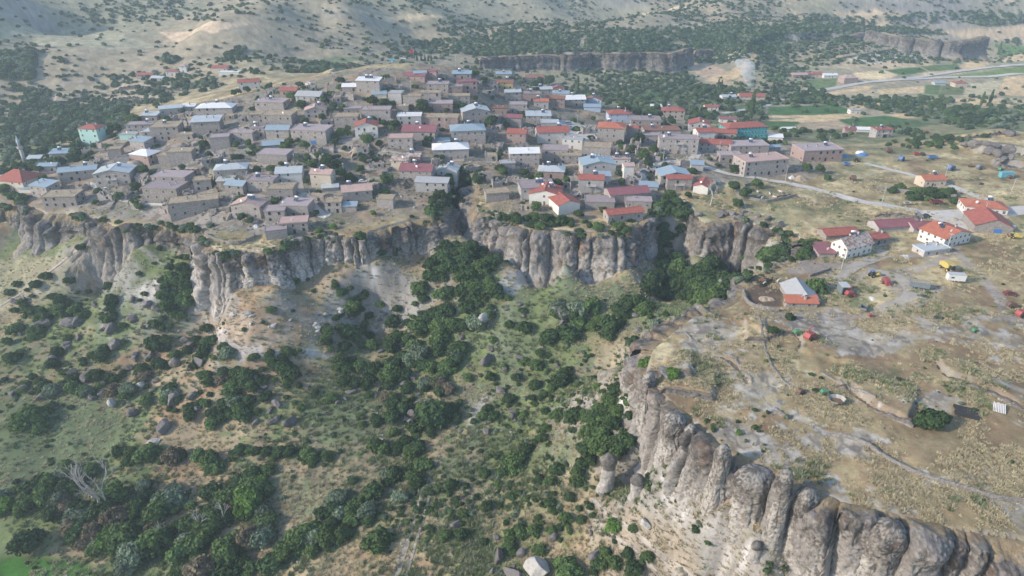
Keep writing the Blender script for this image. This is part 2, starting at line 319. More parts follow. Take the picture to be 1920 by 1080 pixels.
# ---------------------------------------------------------------- ground: cover colours
def W(pts): x, y, z = cast([p[0] for p in pts], [p[1] for p in pts]); return np.c_[x, y]
gx, gy, gz = GX.ravel(), GY.ravel(), GZ.ravel()
col = np.zeros((gx.size, 3)); gr = np.hypot(gx, gy)
def lay(c, m):
    global col
    m = np.clip(m, 0, 1)[:, None]; col = col * (1 - m) + np.array(c)[None, :] * m
n1 = fbm(gx, gy, 60, 5, 31); n2 = fbm(gx, gy, 14, 5, 37); n3 = fbm(gx, gy, 3.2, 4, 41); n4 = fbm(gx, gy, 160, 4, 47); n5 = fbm(gx, gy, 1.2, 2, 49); n6 = fbm(gx, gy, 5.5, 4, 53)
STRAW = (.39, .32, .185); STRAWL = (.56, .475, .29); BROWN = (.235, .16, .105); GREEN = (.115, .145, .07); GREY = (.30, .295, .29); PALE = (.50, .48, .46); DARK = (.10, .09, .085); PATH = (.37, .33, .29)
col[:] = STRAW
lay(STRAWL, sstep(.0, .35, n2 + n3 * .6)); lay(BROWN, sstep(.05, .45, -n2 + n3 * .5) * .75); lay(GREEN, sstep(.1, .5, n1 + n3 * .5) * .7); lay(GREEN, sstep(.25, .6, n3 - n2 * .4) * .6)
# valley: greener, duller
inv = pip(gx, gy, VALLEY) & (gr < 700)
v = inv.astype(float)
lay((.34, .28, .195), v * .75); lay((.43, .35, .235), v * sstep(.0, .4, n2 + .4 * n3) * .8); lay((.13, .19, .07), v * sstep(-.05, .35, n1 + n3 * .45 + .25 * sstep(40, -160, gx)) * .85)
lay((.30, .17, .10), v * sstep(.3, .6, n2 - n1) * .5); lay((.10, .135, .07), v * sstep(.15, .5, n3 - n2) * .5); lay((.16, .19, .13), v * sstep(.3, .6, n1 - n2) * .5)
# far country: blue-green scrub on dry hills
far = sstep(520, 760, gr)
lay((.31, .30, .215), far * .8); lay((.30, .30, .20), far * sstep(0, .4, n4 + n1 * .5) * .6); lay((.36, .30, .22), far * sstep(0, .4, -n4 + n2 * .4) * .6)
lay((.58, .46, .30), far * sstep(.0, .4, n1 + n3 * .2) * sstep(100, 500, gx) * .85)
gyz, gxz = np.gradient(GZ); slope = np.hypot(gyz / np.gradient(rr)[:, None], gxz / (rr[:, None] * np.gradient(th)[None, :])).ravel()
lay(GREY, sstep(.55, 1.0, slope + n3 * .2) * .8); lay(DARK, sstep(.3, .7, n2 + n3) * sstep(.5, 1, slope) * .6)
# village ground: rubble, grey dust
villp = W([(0,300),(150,280),(250,225),(380,190),(560,150),(760,130),(900,130),(1010,160),(1120,190),(1300,235),(1500,270),(1560,330),(1360,340),(1240,360),(1220,400),(980,430),(880,400),(830,410),(560,450),(380,440),(180,400),(0,380)])
def pm(P, soft=3, nz=3, only=None):
    """soft mask of a polygon on the ground"""
    m = np.zeros(gx.size); k = (gx > P[:, 0].min() - 15) & (gx < P[:, 0].max() + 15) & (gy > P[:, 1].min() - 15) & (gy < P[:, 1].max() + 15)
    if not k.any(): return m
    xx, yy = gx[k], gy[k]; d = pdist(xx, yy, P, True); s = np.where(pip(xx, yy, P), d, -d) + (n3[k] * .6 + n2[k] * .4) * nz; m[k] = sstep(-soft / 2, soft / 2, s); return m
def lm(P, wd, soft=1.0, nz=.6):
    m = np.zeros(gx.size); k = (gx > P[:, 0].min() - 15) & (gx < P[:, 0].max() + 15) & (gy > P[:, 1].min() - 15) & (gy < P[:, 1].max() + 15)
    if not k.any(): return m
    d = pdist(gx[k], gy[k], P) + n3[k] * nz; m[k] = 1 - sstep(wd / 2 - soft / 2, wd / 2 + soft / 2, d); return m
vm = pm(villp, 10, 6)
lay((.26, .235, .21), vm * .8); lay((.33, .23, .14), vm * sstep(.0, .4, n2 + n3 * .5) * .7); lay((.32, .31, .30), vm * sstep(.1, .5, n3 + n1) * .7); lay((.10, .09, .08), vm * sstep(.15, .4, n6 - n3 * .5) * .6); lay((.12, .15, .08), vm * sstep(.2, .5, n3 - n2) * .6)
# slickrock on the near plateau: pale grey patches
plat = W([(1240,600),(1400,590),(1640,570),(1930,540),(1990,800),(1960,1034),(1700,988),(1460,903),(1345,848),(1225,738),(1195,690)])
pmk = pm(plat, 8, 4)
rk = fbm(gx * .9 + gy * .35, gy * 1.3 - gx * .3, 20, 5, 61)
rk = rk + .05; rkm = np.clip(sstep(.06, .16, rk + n3 * .3 + n6 * .2 + n5 * .12), 0, 1) * pmk
lay((.37, .34, .29), rkm * .8); lay((.46, .44, .41), rkm * sstep(.1, .4, n3 + n5 * .3) * .6); lay((.15, .14, .13), rkm * sstep(.32, .5, np.abs(fbm(gx, gy, 5, 3, 63)) * -2 + .62 + n5 * .1) * .7)
lay((.30, .19, .12), pmk * (1 - rkm) * sstep(.02, .14, -np.abs(rk + n3 * .2) + .1) * .75)
lay((.24, .17, .11), pmk * (1 - rkm) * sstep(.0, .3, -fbm(gx, gy, 35, 3, 66) + .3 * n3 + .25 * sstep(200, 130, gy)) * .6)
# bare pale tuff aprons at cliff feet
for P, c, s in [([(360,560),(372,590),(350,640),(420,650),(500,650),(560,640),(640,650),(520,620),(430,600),(395,585)], (.42,.33,.24), .7),
                ([(395,625),(440,640),(500,665),(520,660),(480,675),(430,660),(400,640)], PALE, .9), ([(560,655),(650,665),(640,672),(560,668)], PALE, .8),
                ([(610,590),(670,580),(668,592),(612,600)], PALE, .9), ([(645,515),(705,505),(690,525),(640,540)], (.42,.43,.45), .9),
                ([(145,525),(180,490),(205,485),(170,515),(155,535)], PALE, .8), ([(30,565),(80,535),(85,540),(40,570)], PALE, .8), ([(245,560),(290,520),(300,525),(285,565),(262,568)], PALE, .8),
                ([(870,765),(905,735),(925,745),(905,790),(880,800)], PALE, .7), ([(1150,750),(1190,740),(1185,780),(1165,775)], PALE, .8),
                ([(1190,840),(1250,870),(1300,950),(1300,990),(1265,975),(1230,930),(1205,890)], (.48,.47,.47), .95), ([(1320,985),(1380,990),(1400,1050),(1330,1060)], (.48,.47,.47), .9),
                ([(930,540),(990,500),(1040,500),(1010,530),(960,555)], PALE, .7), ([(600,500),(670,500),(660,540),(600,550),(560,545)], (.33,.26,.19), .6),
                ([(1240,455),(1290,440),(1330,520),(1270,530)], DARK, .2),
                ([(1130,640),(1200,620),(1190,700),(1140,760),(1080,740)], (.36,.30,.22), .6), ([(1110,930),(1290,1000),(1310,1080),(1130,1080)], (.30,.25,.19), .7),
                ([(860,900),(1090,860),(1110,980),(850,1000)], (.34,.27,.18), .5), ([(30,480),(250,480),(180,560),(0,600),(-50,520)], (.34,.32,.22), .7), ([(580,860),(800,900),(760,1080),(560,1080)], (.30,.25,.16), .5)]:
    lay(c, pm(W(P), 3, 5) * s)
# meadows in the valley
for P, s in [([(0,730),(180,720),(250,800),(150,900),(0,900)], .8), ([(560,760),(740,720),(820,770),(780,860),(600,850)], .7), ([(450,880),(620,900),(640,1000),(500,990)], .6), ([(300,560),(350,600),(330,640),(270,600)], .6), ([(1010,820),(1120,800),(1100,860),(1020,870)],.6)]:
    lay((.125, .165, .09), pm(W(P), 10, 10) * s)
lay((.055, .15, .03), pm(W([(-60,1046),(70,1040),(160,1052),(230,1090),(-60,1110)]), 4, 2))
# fields: (polygon, colour)
TAN = (.62, .47, .28); TANL = (.72, .58, .36); CROP = (.07, .155, .05); CROP2 = (.12, .18, .07); SOIL = (.32, .23, .17)
FLD = [([(1440,200),(1560,196),(1620,210),(1560,218),(1440,215)], CROP), ([(1440,217),(1620,212),(1600,224),(1470,232),(1440,226)], TAN), ([(1430,226),(1500,228),(1500,240),(1435,240)], CROP),
             ([(1570,224),(1660,217),(1760,232),(1720,238),(1640,238),(1590,234)], CROP), ([(1662,214),(1700,211),(1760,216),(1740,223),(1690,222)], TAN), ([(1715,238),(1780,232),(1830,243),(1800,250),(1740,247)], TAN),
             ([(1490,234),(1560,226),(1600,236),(1540,244),(1495,240)], (.42,.33,.23)), ([(1530,176),(1570,165),(1640,160),(1630,168),(1560,178)], TAN), ([(1645,168),(1735,160),(1735,174),(1690,176),(1650,177)], TAN),
             ([(1735,160),(1765,158),(1760,178),(1733,176)], CROP2), ([(1766,160),(1812,160),(1805,178),(1762,178)], (.16,.19,.08)), ([(1812,158),(1880,150),(1865,178),(1806,180)], (.52,.46,.30)), ([(1882,148),(1960,140),(1960,180),(1868,178)], TAN),
             ([(1598,137),(1660,132),(1684,142),(1650,150),(1610,147)], TANL), ([(1660,132),(1725,126),(1740,134),(1690,141)], CROP), ([(1725,124),(1795,120),(1800,130),(1745,134)], CROP2),
             ([(1770,142),(1920,124),(1960,122),(1960,140),(1850,146)], (.17,.24,.08)), ([(1800,124),(1870,115),(1910,112),(1840,130),(1805,132)], TAN), ([(1860,82),(1960,86),(1960,96),(1870,92)], (.14,.24,.07)),
             ([(1780,187),(1840,185),(1900,190),(1890,202),(1820,200)], TAN), ([(1285,122),(1330,118),(1400,150),(1390,160),(1340,158),(1310,140)], (.50,.38,.27)), ([(1340,145),(1390,142),(1376,153),(1345,152)], CROP2),
             ([(1190,180),(1230,168),(1290,170),(1270,184),(1225,188)], CROP), ([(1125,176),(1170,170),(1200,180),(1160,184)], TAN), ([(1590,200),(1650,190),(1655,198),(1600,206)], TAN),
             ([(1150,158),(1200,150),(1250,152),(1200,162)], TAN), ([(1440,143),(1480,140),(1470,152),(1440,152)], (.12,.2,.07)), ([(1515,150),(1570,146),(1565,166),(1520,170)], (.16,.22,.09)),
             ([(1320,150),(1420,100),(1440,104),(1380,148),(1340,155)], TAN), ([(1370,200),(1410,196),(1440,205),(1380,216)], CROP), ([(560,112),(630,106),(700,110),(640,118),(570,120)], (.17,.21,.11)),
             ([(1740,60),(1960,40),(1960,76),(1850,74),(1760,62)], (.56,.44,.30)), ([(1560,20),(1700,24),(1690,34),(1570,32)], (.55,.44,.30)), ([(1200,22),(1300,14),(1320,20),(1230,26)], (.6,.5,.36)), ([(1260,45),(1330,42),(1320,52),(1280,58)], (.5,.45,.3)),
             ([(300,60),(420,40),(480,44),(400,64),(320,76)], (.58,.46,.33)), ([(640,24),(760,26),(860,40),(800,36),(700,32)], (.56,.46,.3)), ([(60,70),(180,60),(300,90),(200,92),(60,84)], (.40,.38,.26)), ([(0,50),(120,48),(150,66),(0,76)], (.40,.38,.26)),
             ([(568,118),(600,113),(602,118),(575,122)], TANL)]
for P, c in FLD:
    lay(c, pm(W(P), 2.5, 1.5))
# garden green of the right valley
for P, s in [([(1060,200),(1130,170),(1340,160),(1440,195),(1440,250),(1250,215),(1120,205)], .6), ([(1440,240),(1620,240),(1780,205),(1960,200),(1960,250),(1840,248),(1650,268),(1500,265)], .7), ([(0,220),(160,200),(240,210),(160,300),(0,330)], .7)]:
    lay((.10, .14, .07), pm(W(P), 10, 14) * s)
# bare soil, yards
for P, c, s in [([(1400,545),(1420,528),(1468,540),(1468,575),(1420,580),(1398,565)], (.12,.09,.07), .95), ([(1395,350),(1440,345),(1460,362),(1430,375),(1395,370)], (.20,.20,.13), .9), ([(1450,470),(1530,490),(1600,480),(1560,510),(1480,515),(1440,505)], (.30,.27,.25), .8),
                ([(1650,510),(1700,500),(1725,540),(1760,560),(1690,560),(1660,535)], (.29,.26,.24), .8), ([(1570,545),(1625,560),(1640,580),(1590,578)], (.12,.16,.08), .7), ([(1060,225),(1110,235),(1120,262),(1085,262),(1050,240)], (.52,.51,.50), .95),
                ([(700,445),(800,430),(830,420),(800,470),(720,470)],(.27,.17,.11),.5)]:
    lay(c, pm(W(P), 2, 1.5) * s)
for P, s in [([(1590,112),(1640,96),(1720,92),(1790,105),(1700,112),(1640,120)], .8), ([(1330,112),(1400,96),(1440,94),(1400,108),(1350,120)], .6), ([(1120,120),(1240,118),(1240,134),(1130,138)], .5)]: lay((.55, .53, .50), pm(W(P), 6, 12) * s)
TRACKS = [([(1540,520),(1600,490),(1640,485),(1700,478),(1760,485)], 2.5), ([(1440,600),(1500,590),(1560,598),(1640,590),(1700,598),(1800,592),(1930,600)], 2.2), ([(1640,585),(1680,570),(1715,560),(1760,540)], 4), ([(1790,470),(1820,500),(1850,530),(1875,560),(1890,590)], 4),
          ([(1800,440),(1790,470),(1740,500),(1690,510)], 4), ([(1640,500),(1600,530),(1570,525),(1545,545)], 2.4), ([(0,575),(100,500),(220,482),(330,500)], 1.5), ([(1115,935),(1160,985),(1230,1040),(1290,1080)], 1.2), ([(1100,960),(1150,1010),(1220,1070)], 1.2), ([(740,1080),(800,900),(830,860)], 2.0), ([(760,1080),(795,980)], 1.0),
          ([(0,170),(120,155),(240,140),(330,118)], 2), ([(1690,178),(1735,150)], 2), ([(1380,360),(1420,420),(1440,430)], 2), ([(1720,600),(1780,640),(1920,650)], 1.5)]
for P, wd in TRACKS: lay(PATH, lm(chaikin(W(P)), wd, 1.2, 1.2) * .85)
# small speckle
col *= (1 + .30 * n3 + .2 * n5 + .35 * n6)[:, None]
col = np.clip(col, .01, .8)
M_ground = mat('ground', (1, 1, 1), rough=.95, vcol=True, var=.22, vs=1.6, bump=.5, bs=2.0, spec=.1, det=8)
idx = np.arange(NR * NT).reshape(NR, NT)
F = np.stack([idx[:-1, :-1], idx[:-1, 1:], idx[1:, 1:], idx[1:, :-1]], -1).reshape(-1, 4)
# counter-clockwise from above
F = F[:, ::-1]
ground = link('ground', np_mesh('ground', np.c_[gx, gy, gz], F, [M_ground], True, col)); tag(ground, kind='structure')

# ---------------------------------------------------------------- cliffs: swept sheets of rounded columns
M_cliff = mat('cliff_rock', (1, 1, 1), rough=.95, vcol=True, var=.34, vs=1.3, bump=1.0, bs=1.1, spec=.08, det=8)
def cliff(name, path, zt_f, zb_f, step, wmin, wmax, amp, topv, seed, nv=46, flare=3.0, tone=1.0, dome=1.0, inland=5.0, lean=0.0, rust=1.0, buttress=4.5, foot=None, talus=.55, small=False):
    P = resample(chaikin(path, 2), step); n = len(P); rs = np.random.RandomState(seed)
    T = np.gradient(P, axis=0); k = max(3, int(6 / step)); ker = np.ones(2 * k + 1) / (2 * k + 1)
    T = np.c_[np.convolve(np.pad(T[:, 0], k, 'edge'), ker, 'valid'), np.convolve(np.pad(T[:, 1], k, 'edge'), ker, 'valid')]
    T /= np.hypot(T[:, 0], T[:, 1])[:, None] + 1e-9; Nn = np.c_[T[:, 1], -T[:, 0]]     # outward = right of travel
    s = np.arange(n) * step; cells = [-20.]
    while cells[-1] < s[-1] + 20 + wmax: cells.append(cells[-1] + rs.uniform(wmin, wmax) * rs.choice([.55, .8, 1, 1.3, 1.7]))
    cells = np.array(cells); nc = len(cells); c_off = rs.uniform(-1.5, 1.9, nc); c_ht = rs.uniform(-topv, topv * .45, nc); c_brk = rs.uniform(.3, .85, nc); c_am = rs.choice([.25, .6, .9, 1, 1.15], nc); c_dep = rs.choice([.15, .5, 1, 1], nc)
    rim_nv = 10 + nv; wy = np.r_[np.zeros(10), np.linspace(0, 1, nv)]
    S2 = s[None, :] + fbm(s[None, :] + 0 * wy[:, None], wy[:, None] * 16 + seed * 7, 9, 3, seed) * (1.2 + 2.4 * wy[:, None])
    CI = np.searchsorted(cells, S2, 'right') - 1; UU = (S2 - cells[CI]) / (cells[CI + 1] - cells[CI]); tilt = rs.uniform(-.45, .45, nc)[CI]; BU = np.clip(1 - np.abs(2 * UU - 1) ** 3.4, 0, 1) ** .6 * c_am[CI] + (1 - c_am[CI]) * .55; BU = BU * (1 + (UU - .5) * tilt * 1.6)
    BU = 1 - (1 - BU) * (.35 + .65 * c_dep[CI]); BU = np.clip(BU, 0, 1.15); but = fbm(s, 0 * s, 34, 2, seed + 31) * buttress; tal = 1 - talus * np.clip(.35 + 1.3 * fbm(s, 0 * s + 3, 26, 3, seed + 37), 0, 1)
    zt = zt_f(P[:, 0], P[:, 1]); zb = (zb_f(P[:, 0], P[:, 1]) - 2.5) if small else np.minimum(zb_f(P[:, 0], P[:, 1]), zb_f(P[:, 0] + Nn[:, 0] * 11, P[:, 1] + Nn[:, 1] * 11)) - 3.2; zb = np.minimum(zb, zt - .5); H = np.maximum(zt - zb, 1.5); hs = np.clip(H / 14, .1, 1)
    X = []; Y = []; Z = []; CT = []; TT = [np.zeros(n)] * 10
    rows = nv + 10
    for j in range(rows):
        bul0 = BU[j]; offs = c_off[CI[j]]; ht = c_ht[CI[j]]; brk = c_brk[CI[j]]; bt = but * hs
        if j < 10:      # over the top, from the plateau to the rim
            ph = j / 10; o = -inland * (1 - ph) ** 1.3 + (bul0 * amp * .55 * hs + bt * .5) * ph
            zz = zt + dome * hs * (bul0 ** .8 * 1.5 - .3) * np.sin(ph * pi * .62) ** 1.2 + ht * sstep(.1, .9, ph) * hs - (1 - bul0) * 2.0 * ph * hs - .25 * (1 - ph)
            if j == 0: zz = zt - .8 if foot is None else 0 * zt - 99
            if foot is not None: zz = np.maximum(zz - foot * (1 - ph) ** .8, -99)
            if j == 0 and foot is not None: zz = zt - foot - .8
            v = np.zeros(n)
        else:
            v = np.full(n, ((j - 10) / (nv - 1))); rim = np.sqrt(np.clip(1 - (1 - np.clip(v / .14, 0, 1)) ** 2, 0, 1))
            ledge = sstep(-.05, .05, v - brk)
            o = amp * hs * (bul0 * (.55 + .5 * rim)) + offs * hs * rim + lean * v - (1 - np.minimum(bul0, 1)) * 2.8 * hs * (1 - .7 * v) + flare * hs * v ** 2.4 + ledge * 1.1 * hs - .7 * hs * sstep(.16, .0, np.abs(v - .24)) + bt * (.5 + .5 * rim)
            tt = np.clip((v - tal) / np.maximum(1 - tal, .02), 0, 1) * (tal < .98); o = o + tt * (1 - tal) * H * .95 * (foot is None) + .55 * vnoise(v * H / 2.2 + s / 60, s / 25) * rim * np.minimum(hs * 1.5, 1)
            TT.append(tt)
            b0 = BU[9]; ztop = zt + dome * hs * (b0 ** .8 * 1.5 - .3) * np.sin(pi * .62) ** 1.2 + c_ht[CI[9]] * hs - (1 - b0) * 2.0 * hs
            zz = ztop * (1 - v) + zb * v
        X.append(P[:, 0] + Nn[:, 0] * o); Y.append(P[:, 1] + Nn[:, 1] * o); Z.append(zz); CT.append(v)
    X = np.array(X); Y = np.array(Y); Z = np.array(Z); V = np.array(CT)
    d1 = fbm(X, Y, 6, 4, seed, Z * .45); d2 = fbm(X, Y, 1.6, 3, seed + 5, Z * .7); d2 = np.where(d2 > .12, .12 + (d2 - .12) * 1.8, d2); fade = np.minimum(1, np.arange(rows)[:, None] / 5.)
    d3 = fbm(X, Y, 14, 2, seed + 8, Z * .8); hn = hs * 0 + .42 if small else hs; D = (d1 * 1.8 + d2 * .75 + d3 * 1.6) * hn[None, :] * fade; K1 = np.abs(fbm(X + d1 * 2, Y, 3.4, 3, seed + 41, Z * .28)); K2 = np.abs(fbm(X, Y + d1, 5.5, 3, seed + 43, Z * 1.9)); CR = np.maximum(sstep(.07, .0, K1), sstep(.045, .0, K2) * .8); D = D - CR * .5 * hn[None, :] * fade; X = X + Nn[None, :, 0] * D; Y = Y + Nn[None, :, 1] * D; Z = Z + (d2 * .5 + (d1 * .8 if small else 0)) * fade * hn[None, :]
    # colour: lichen-dark caps, pale tuff below, rust streaks, dark seams
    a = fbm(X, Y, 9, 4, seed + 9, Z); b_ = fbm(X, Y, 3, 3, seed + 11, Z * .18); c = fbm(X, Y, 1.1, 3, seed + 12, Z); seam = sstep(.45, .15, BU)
    colr = np.ones(X.shape + (3,)) * np.array((.30, .285, .272)) * tone
    def ly(cc, m):
        nonlocal colr
        m = np.clip(m, 0, 1)[..., None]; colr = colr * (1 - m) + np.array(cc) * m
    ly(np.array((.50, .48, .455)) * tone, sstep(.25, .9, V + a * .5) * .75); ly(np.array((.22, .205, .20)) * tone, sstep(.50, .15, V + a * .6 + b_ * .35) * .9)
    ly(np.array((.085, .08, .08)) * tone, sstep(.05, .3, a + c * .7 - V * .9 + .14) * .85); ly((.34, .20, .12), sstep(.22, .45, b_ + a * .35 - .1) * .65 * rust * sstep(.9, .3, V))
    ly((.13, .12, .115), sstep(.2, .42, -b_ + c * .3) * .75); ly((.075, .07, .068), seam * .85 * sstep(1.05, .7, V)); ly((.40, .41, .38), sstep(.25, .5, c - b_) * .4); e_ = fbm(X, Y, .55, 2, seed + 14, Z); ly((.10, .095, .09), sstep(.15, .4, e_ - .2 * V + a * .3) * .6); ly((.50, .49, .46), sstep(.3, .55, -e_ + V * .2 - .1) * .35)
    ly((.07, .065, .062), CR * .6 * sstep(-.2, .3, a + .3))
    tq = sstep(.0, .3, np.array(TT) + c * .1); ly((.34, .30, .25), tq * .7); ly((.30, .235, .16), tq * sstep(0, .3, a + c * .5)); ly((.16, .17, .11), tq * sstep(.1, .4, b_ + c)  * .7)
    ed = (np.arange(rows)[:, None] < 9) * np.ones(X.shape); ly((.32, .25, .155), ed * sstep(9, 3, np.arange(rows)[:, None] + c * 6 + a * 4) * .95)
    idx = np.arange(rows * n).reshape(rows, n); F = np.stack([idx[:-1, :-1], idx[1:, :-1], idx[1:, 1:], idx[:-1, 1:]], -1).reshape(-1, 4)
    o = link(name, np_mesh(name, np.c_[X.ravel(), Y.ravel(), Z.ravel()], F, [M_cliff], True, np.clip(colr.reshape(-1, 3), .02, .8))); return tag(o, kind='structure')
def seg(i, j): return EDGE[i:j + 1]
def ix(px): return [k for k, p in enumerate(EDGE_PX) if p == px][0]
i1, i2, i3, i4, i5 = ix((370,441)), ix((703,440)), ix((866,325)), ix((1247,370)), ix((1498,462)); i6 = ix((1207,652))
cliff('cliff', seg(0, i1 + 0), Uf, Lf, .6, 5, 12, 3.2, 6, 3, nv=40, flare=5, tone=.78)
cliff('cliff', seg(i1, i2), Uf, Lf, .45, 5, 10, 3.0, 4.0, 4, nv=64, flare=4, tone=1.4)
cliff('cliff', seg(i2, i3 - 2), Uf, Lf, .6, 5, 9, 2.8, 5, 5, nv=40, tone=.8)
cliff('cliff', seg(i3 + 1, i4 - 1), Uf, Lf, .5, 5, 9.5, 3.2, 4, 6, nv=50, tone=1.1)
cliff('cliff', seg(i4 + 2, i5), Uf, Lf, .6, 5, 9, 2.8, 5, 7, nv=40, tone=.8)
cliff('cliff', seg(i5, i6), Uf, Lf, .6, 4, 8, 2.0, 1.5, 8, nv=40, tone=.85)
cliff('cliff', seg(i6, len(EDGE) - 1), Uf, Lf, .25, 3.6, 8.0, 3.9, 3.2, 9, nv=120, tone=1.12, rust=.45, flare=1.5, dome=1.0, buttress=2.5, lean=-.5, talus=.25)
cliff('far_cliff', M3, lambda x, y: 0 * x - 20, lambda x, y: 0 * x - 33, 1.4, 9, 18, 4, 4, 15, nv=18, tone=.55, inland=8)
hzt = lambda x, y: hz(x, y)
cliff('far_cliff', M1, lambda x, y: 0 * x - 13.5, lambda x, y: 0 * x - 36, 1.2, 9, 18, 4, 3, 12, nv=24, tone=.48, inland=8)
cliff('far_cliff', M2, lambda x, y: 0 * x - 12, lambda x, y: 0 * x - 34, 1.2, 9, 20, 5, 3, 13, nv=24, tone=.62, inland=8)
# ---------------------------------------------------------------- buildings
WALL = dict(stone=mat('rough_stone_wall', (.355, .325, .31), var=.4, vs=1.4, bump=.8, bs=2.5, spots=[((.19, .17, .15), .8, .55, .75), ((.40, .37, .33), 2.2, .58, .75)], objrand=.16),
    grey=mat('cement_wall', (.42, .41, .41), var=.16, vs=.7, bump=.3, spots=[((.27, .26, .26), .5, .55, .8)], objrand=.12),
    white=mat('white_plaster', (.66, .65, .62), var=.10, vs=.6, bump=.1, spots=[((.48, .46, .43), .6, .6, .85)]),
    cream=mat('cream_plaster', (.56, .49, .40), var=.12, vs=.6, bump=.1, spots=[((.42, .37, .31), .6, .58, .8)]),
    pink=mat('pinkish_stone', (.36, .27, .25), var=.25, vs=1.2, bump=.6, bs=2.5, spots=[((.24, .19, .18), .8, .55, .75)], objrand=.1),
    teal=mat('turquoise_paint', (.06, .43, .43), var=.08, vs=.5, bump=.1), mint=mat('mint_paint', (.42, .66, .62), var=.08, bump=.1), blue=mat('pale_blue_paint', (.42, .50, .62), var=.1, bump=.1),
    yellow=mat('ochre_paint', (.45, .38, .20), var=.1, bump=.1))
ROOF = dict(purple=mat('faded_purple_concrete', (.36, .305, .315), var=.16, vs=.5, bump=.2, spots=[((.38, .33, .27), .35, .55, .75), ((.22, .19, .20), .8, .62, .8)], objrand=.15),
    tan=mat('earth_roof', (.42, .345, .25), var=.35, vs=1.0, bump=.9, bs=2, spots=[((.26, .21, .13), .6, .5, .7), ((.36, .32, .29), .4, .55, .75)]),
    metal=mat('pale_sheet_metal', (.60, .64, .65), rough=.42, metal=.25, var=.12, vs=.35, bump=.05, spec=.6, stripes=(1.3, 'X', 0, .14), spots=[((.40, .40, .40), .35, .5, .75), ((.34, .22, .16), .7, .62, .75)]),
    blue=mat('blue_grey_sheet_metal', (.38, .48, .54), rough=.42, metal=.25, var=.12, vs=.35, bump=.05, spec=.6, stripes=(1.3, 'X', 0, .14), spots=[((.30, .34, .36), .35, .5, .75), ((.48, .50, .50), .6, .6, .75)]),
    white=mat('white_sheet_metal', (.78, .79, .79), rough=.45, var=.08, vs=.4, bump=.05, spec=.6, stripes=(1.0, 'X', 0, .08)),
    red=mat('red_roof_tile', (.37, .125, .10), rough=.8, var=.25, vs=.7, bump=.3, stripes=(1.5, 'X', 0, .25), spots=[((.27, .10, .09), .5, .55, .75), ((.44, .22, .17), .9, .62, .8)]),
    orange=mat('orange_roof_tile', (.47, .17, .11), rough=.8, var=.2, vs=.7, bump=.3, stripes=(1.5, 'X', 0, .22), spots=[((.36, .13, .09), .5, .55, .75)]),
    maroon=mat('maroon_sheet_metal', (.28, .115, .13), rough=.6, var=.14, vs=.4, bump=.1, stripes=(1.2, 'X', 0, .15), spots=[((.34, .19, .19), .5, .6, .8)]),
    pink=mat('faded_pink_tile', (.50, .36, .32), rough=.8, var=.16, vs=.6, bump=.2, stripes=(1.5, 'X', 0, .12)),
    rust=mat('rusty_sheet_metal', (.50, .47, .45), rough=.6, var=.2, vs=.6, bump=.2, stripes=(.7, 'X', .5, .3), spots=[((.30, .16, .11), .9, .48, .56)]),
    grey=mat('grey_fibre_cement', (.42, .43, .44), rough=.8, var=.12, vs=.6, bump=.2, stripes=(1.5, 'Y', 0, .12)),
    brown=mat('brown_tile', (.27, .14, .10), rough=.8, var=.2, vs=.6, bump=.3, stripes=(1.5, 'X', 0, .2)))
M_pane = mat('window_glass', (.035, .045, .055), rough=.15, var=.1, bump=0, spec=.6); M_frame = mat('white_frame', (.70, .70, .69), var=.05, bump=0)
M_dark = mat('dark_opening', (.03, .028, .027), var=.1, bump=0); M_bdoor = mat('blue_door', (.06, .20, .48), rough=.5, var=.1, bump=0); M_wood = mat('old_wood', (.20, .13, .08), var=.2, vs=2, bump=.3)
M_tank = mat('white_enamel', (.80, .80, .80), rough=.4, var=.04, bump=0, spec=.5); M_panel = mat('solar_glass', (.05, .075, .13), rough=.2, var=.1, bump=0, spec=.6); M_conc = mat('concrete', (.42, .41, .40), var=.15, vs=.8, bump=.2)
M_steel = mat('galvanised_steel', (.45, .46, .47), rough=.5, metal=.5, var=.08, bump=0)
def winmesh(w_, h_, fr):
    mb = MB(); mb.box(-w_ / 2, w_ / 2, -.07, .02, 0, h_, 0); k = .09
    mb.box(-w_ / 2 + k, -.04, -.075, .0, k, h_ - k, 1); mb.box(.04, w_ / 2 - k, -.075, 0, k, h_ - k, 1); return mb
WIN = {}
for nm_, fm in (('white', M_frame), ('stone', M_conc), ('dark', M_dark)):
    WIN[nm_] = winmesh(1.15, 1.4, fm).mesh('window', [fm, M_pane])
    mb = MB(); mb.box(-.55, .55, -.06, .02, 0, 2.05, 0); mb.box(-.45, .45, -.075, 0, 0, 1.95, 1); WIN[nm_ + 'door'] = mb.mesh('door', [fm, M_wood if nm_ != 'dark' else M_dark])
mb = MB(); mb.box(-.3, .3, -.3, .3, 0, 1.3); mb.box(-.38, .38, -.38, .38, 1.3, 1.42); mb.box(-.2, .2, -.2, .2, 1.42, 1.7, 1); CHIM = mb.mesh('chimney', [M_conc, M_dark])
mb = MB(); mb.poly([(-1.1, -.9, .25), (-.06, -.9, .25), (-.06, .6, 1.25), (-1.1, .6, 1.25)], 0); mb.poly([(.06, -.9, .25), (1.1, -.9, .25), (1.1, .6, 1.25), (.06, .6, 1.25)], 0)
mb.poly([(-1.1, -.9, .20), (-1.1, .6, 1.2), (1.1, .6, 1.2), (1.1, -.9, .2)], 1)
for sx in (-1, 1): mb.tube([(sx, .65, -.4), (sx, .65, 1.5)], .05, 4, 1); mb.tube([(sx, -.9, -.4), (sx, -.9, .25)], .05, 4, 1)
SOLP = mb.mesh('solar_heater', [M_panel, M_steel])
mb = MB(); mb.tube([(-1.0, .8, 1.75), (1.0, .8, 1.75)], .38, 10); SOLT = mb.mesh('tank', M_tank, True)
mb = MB()
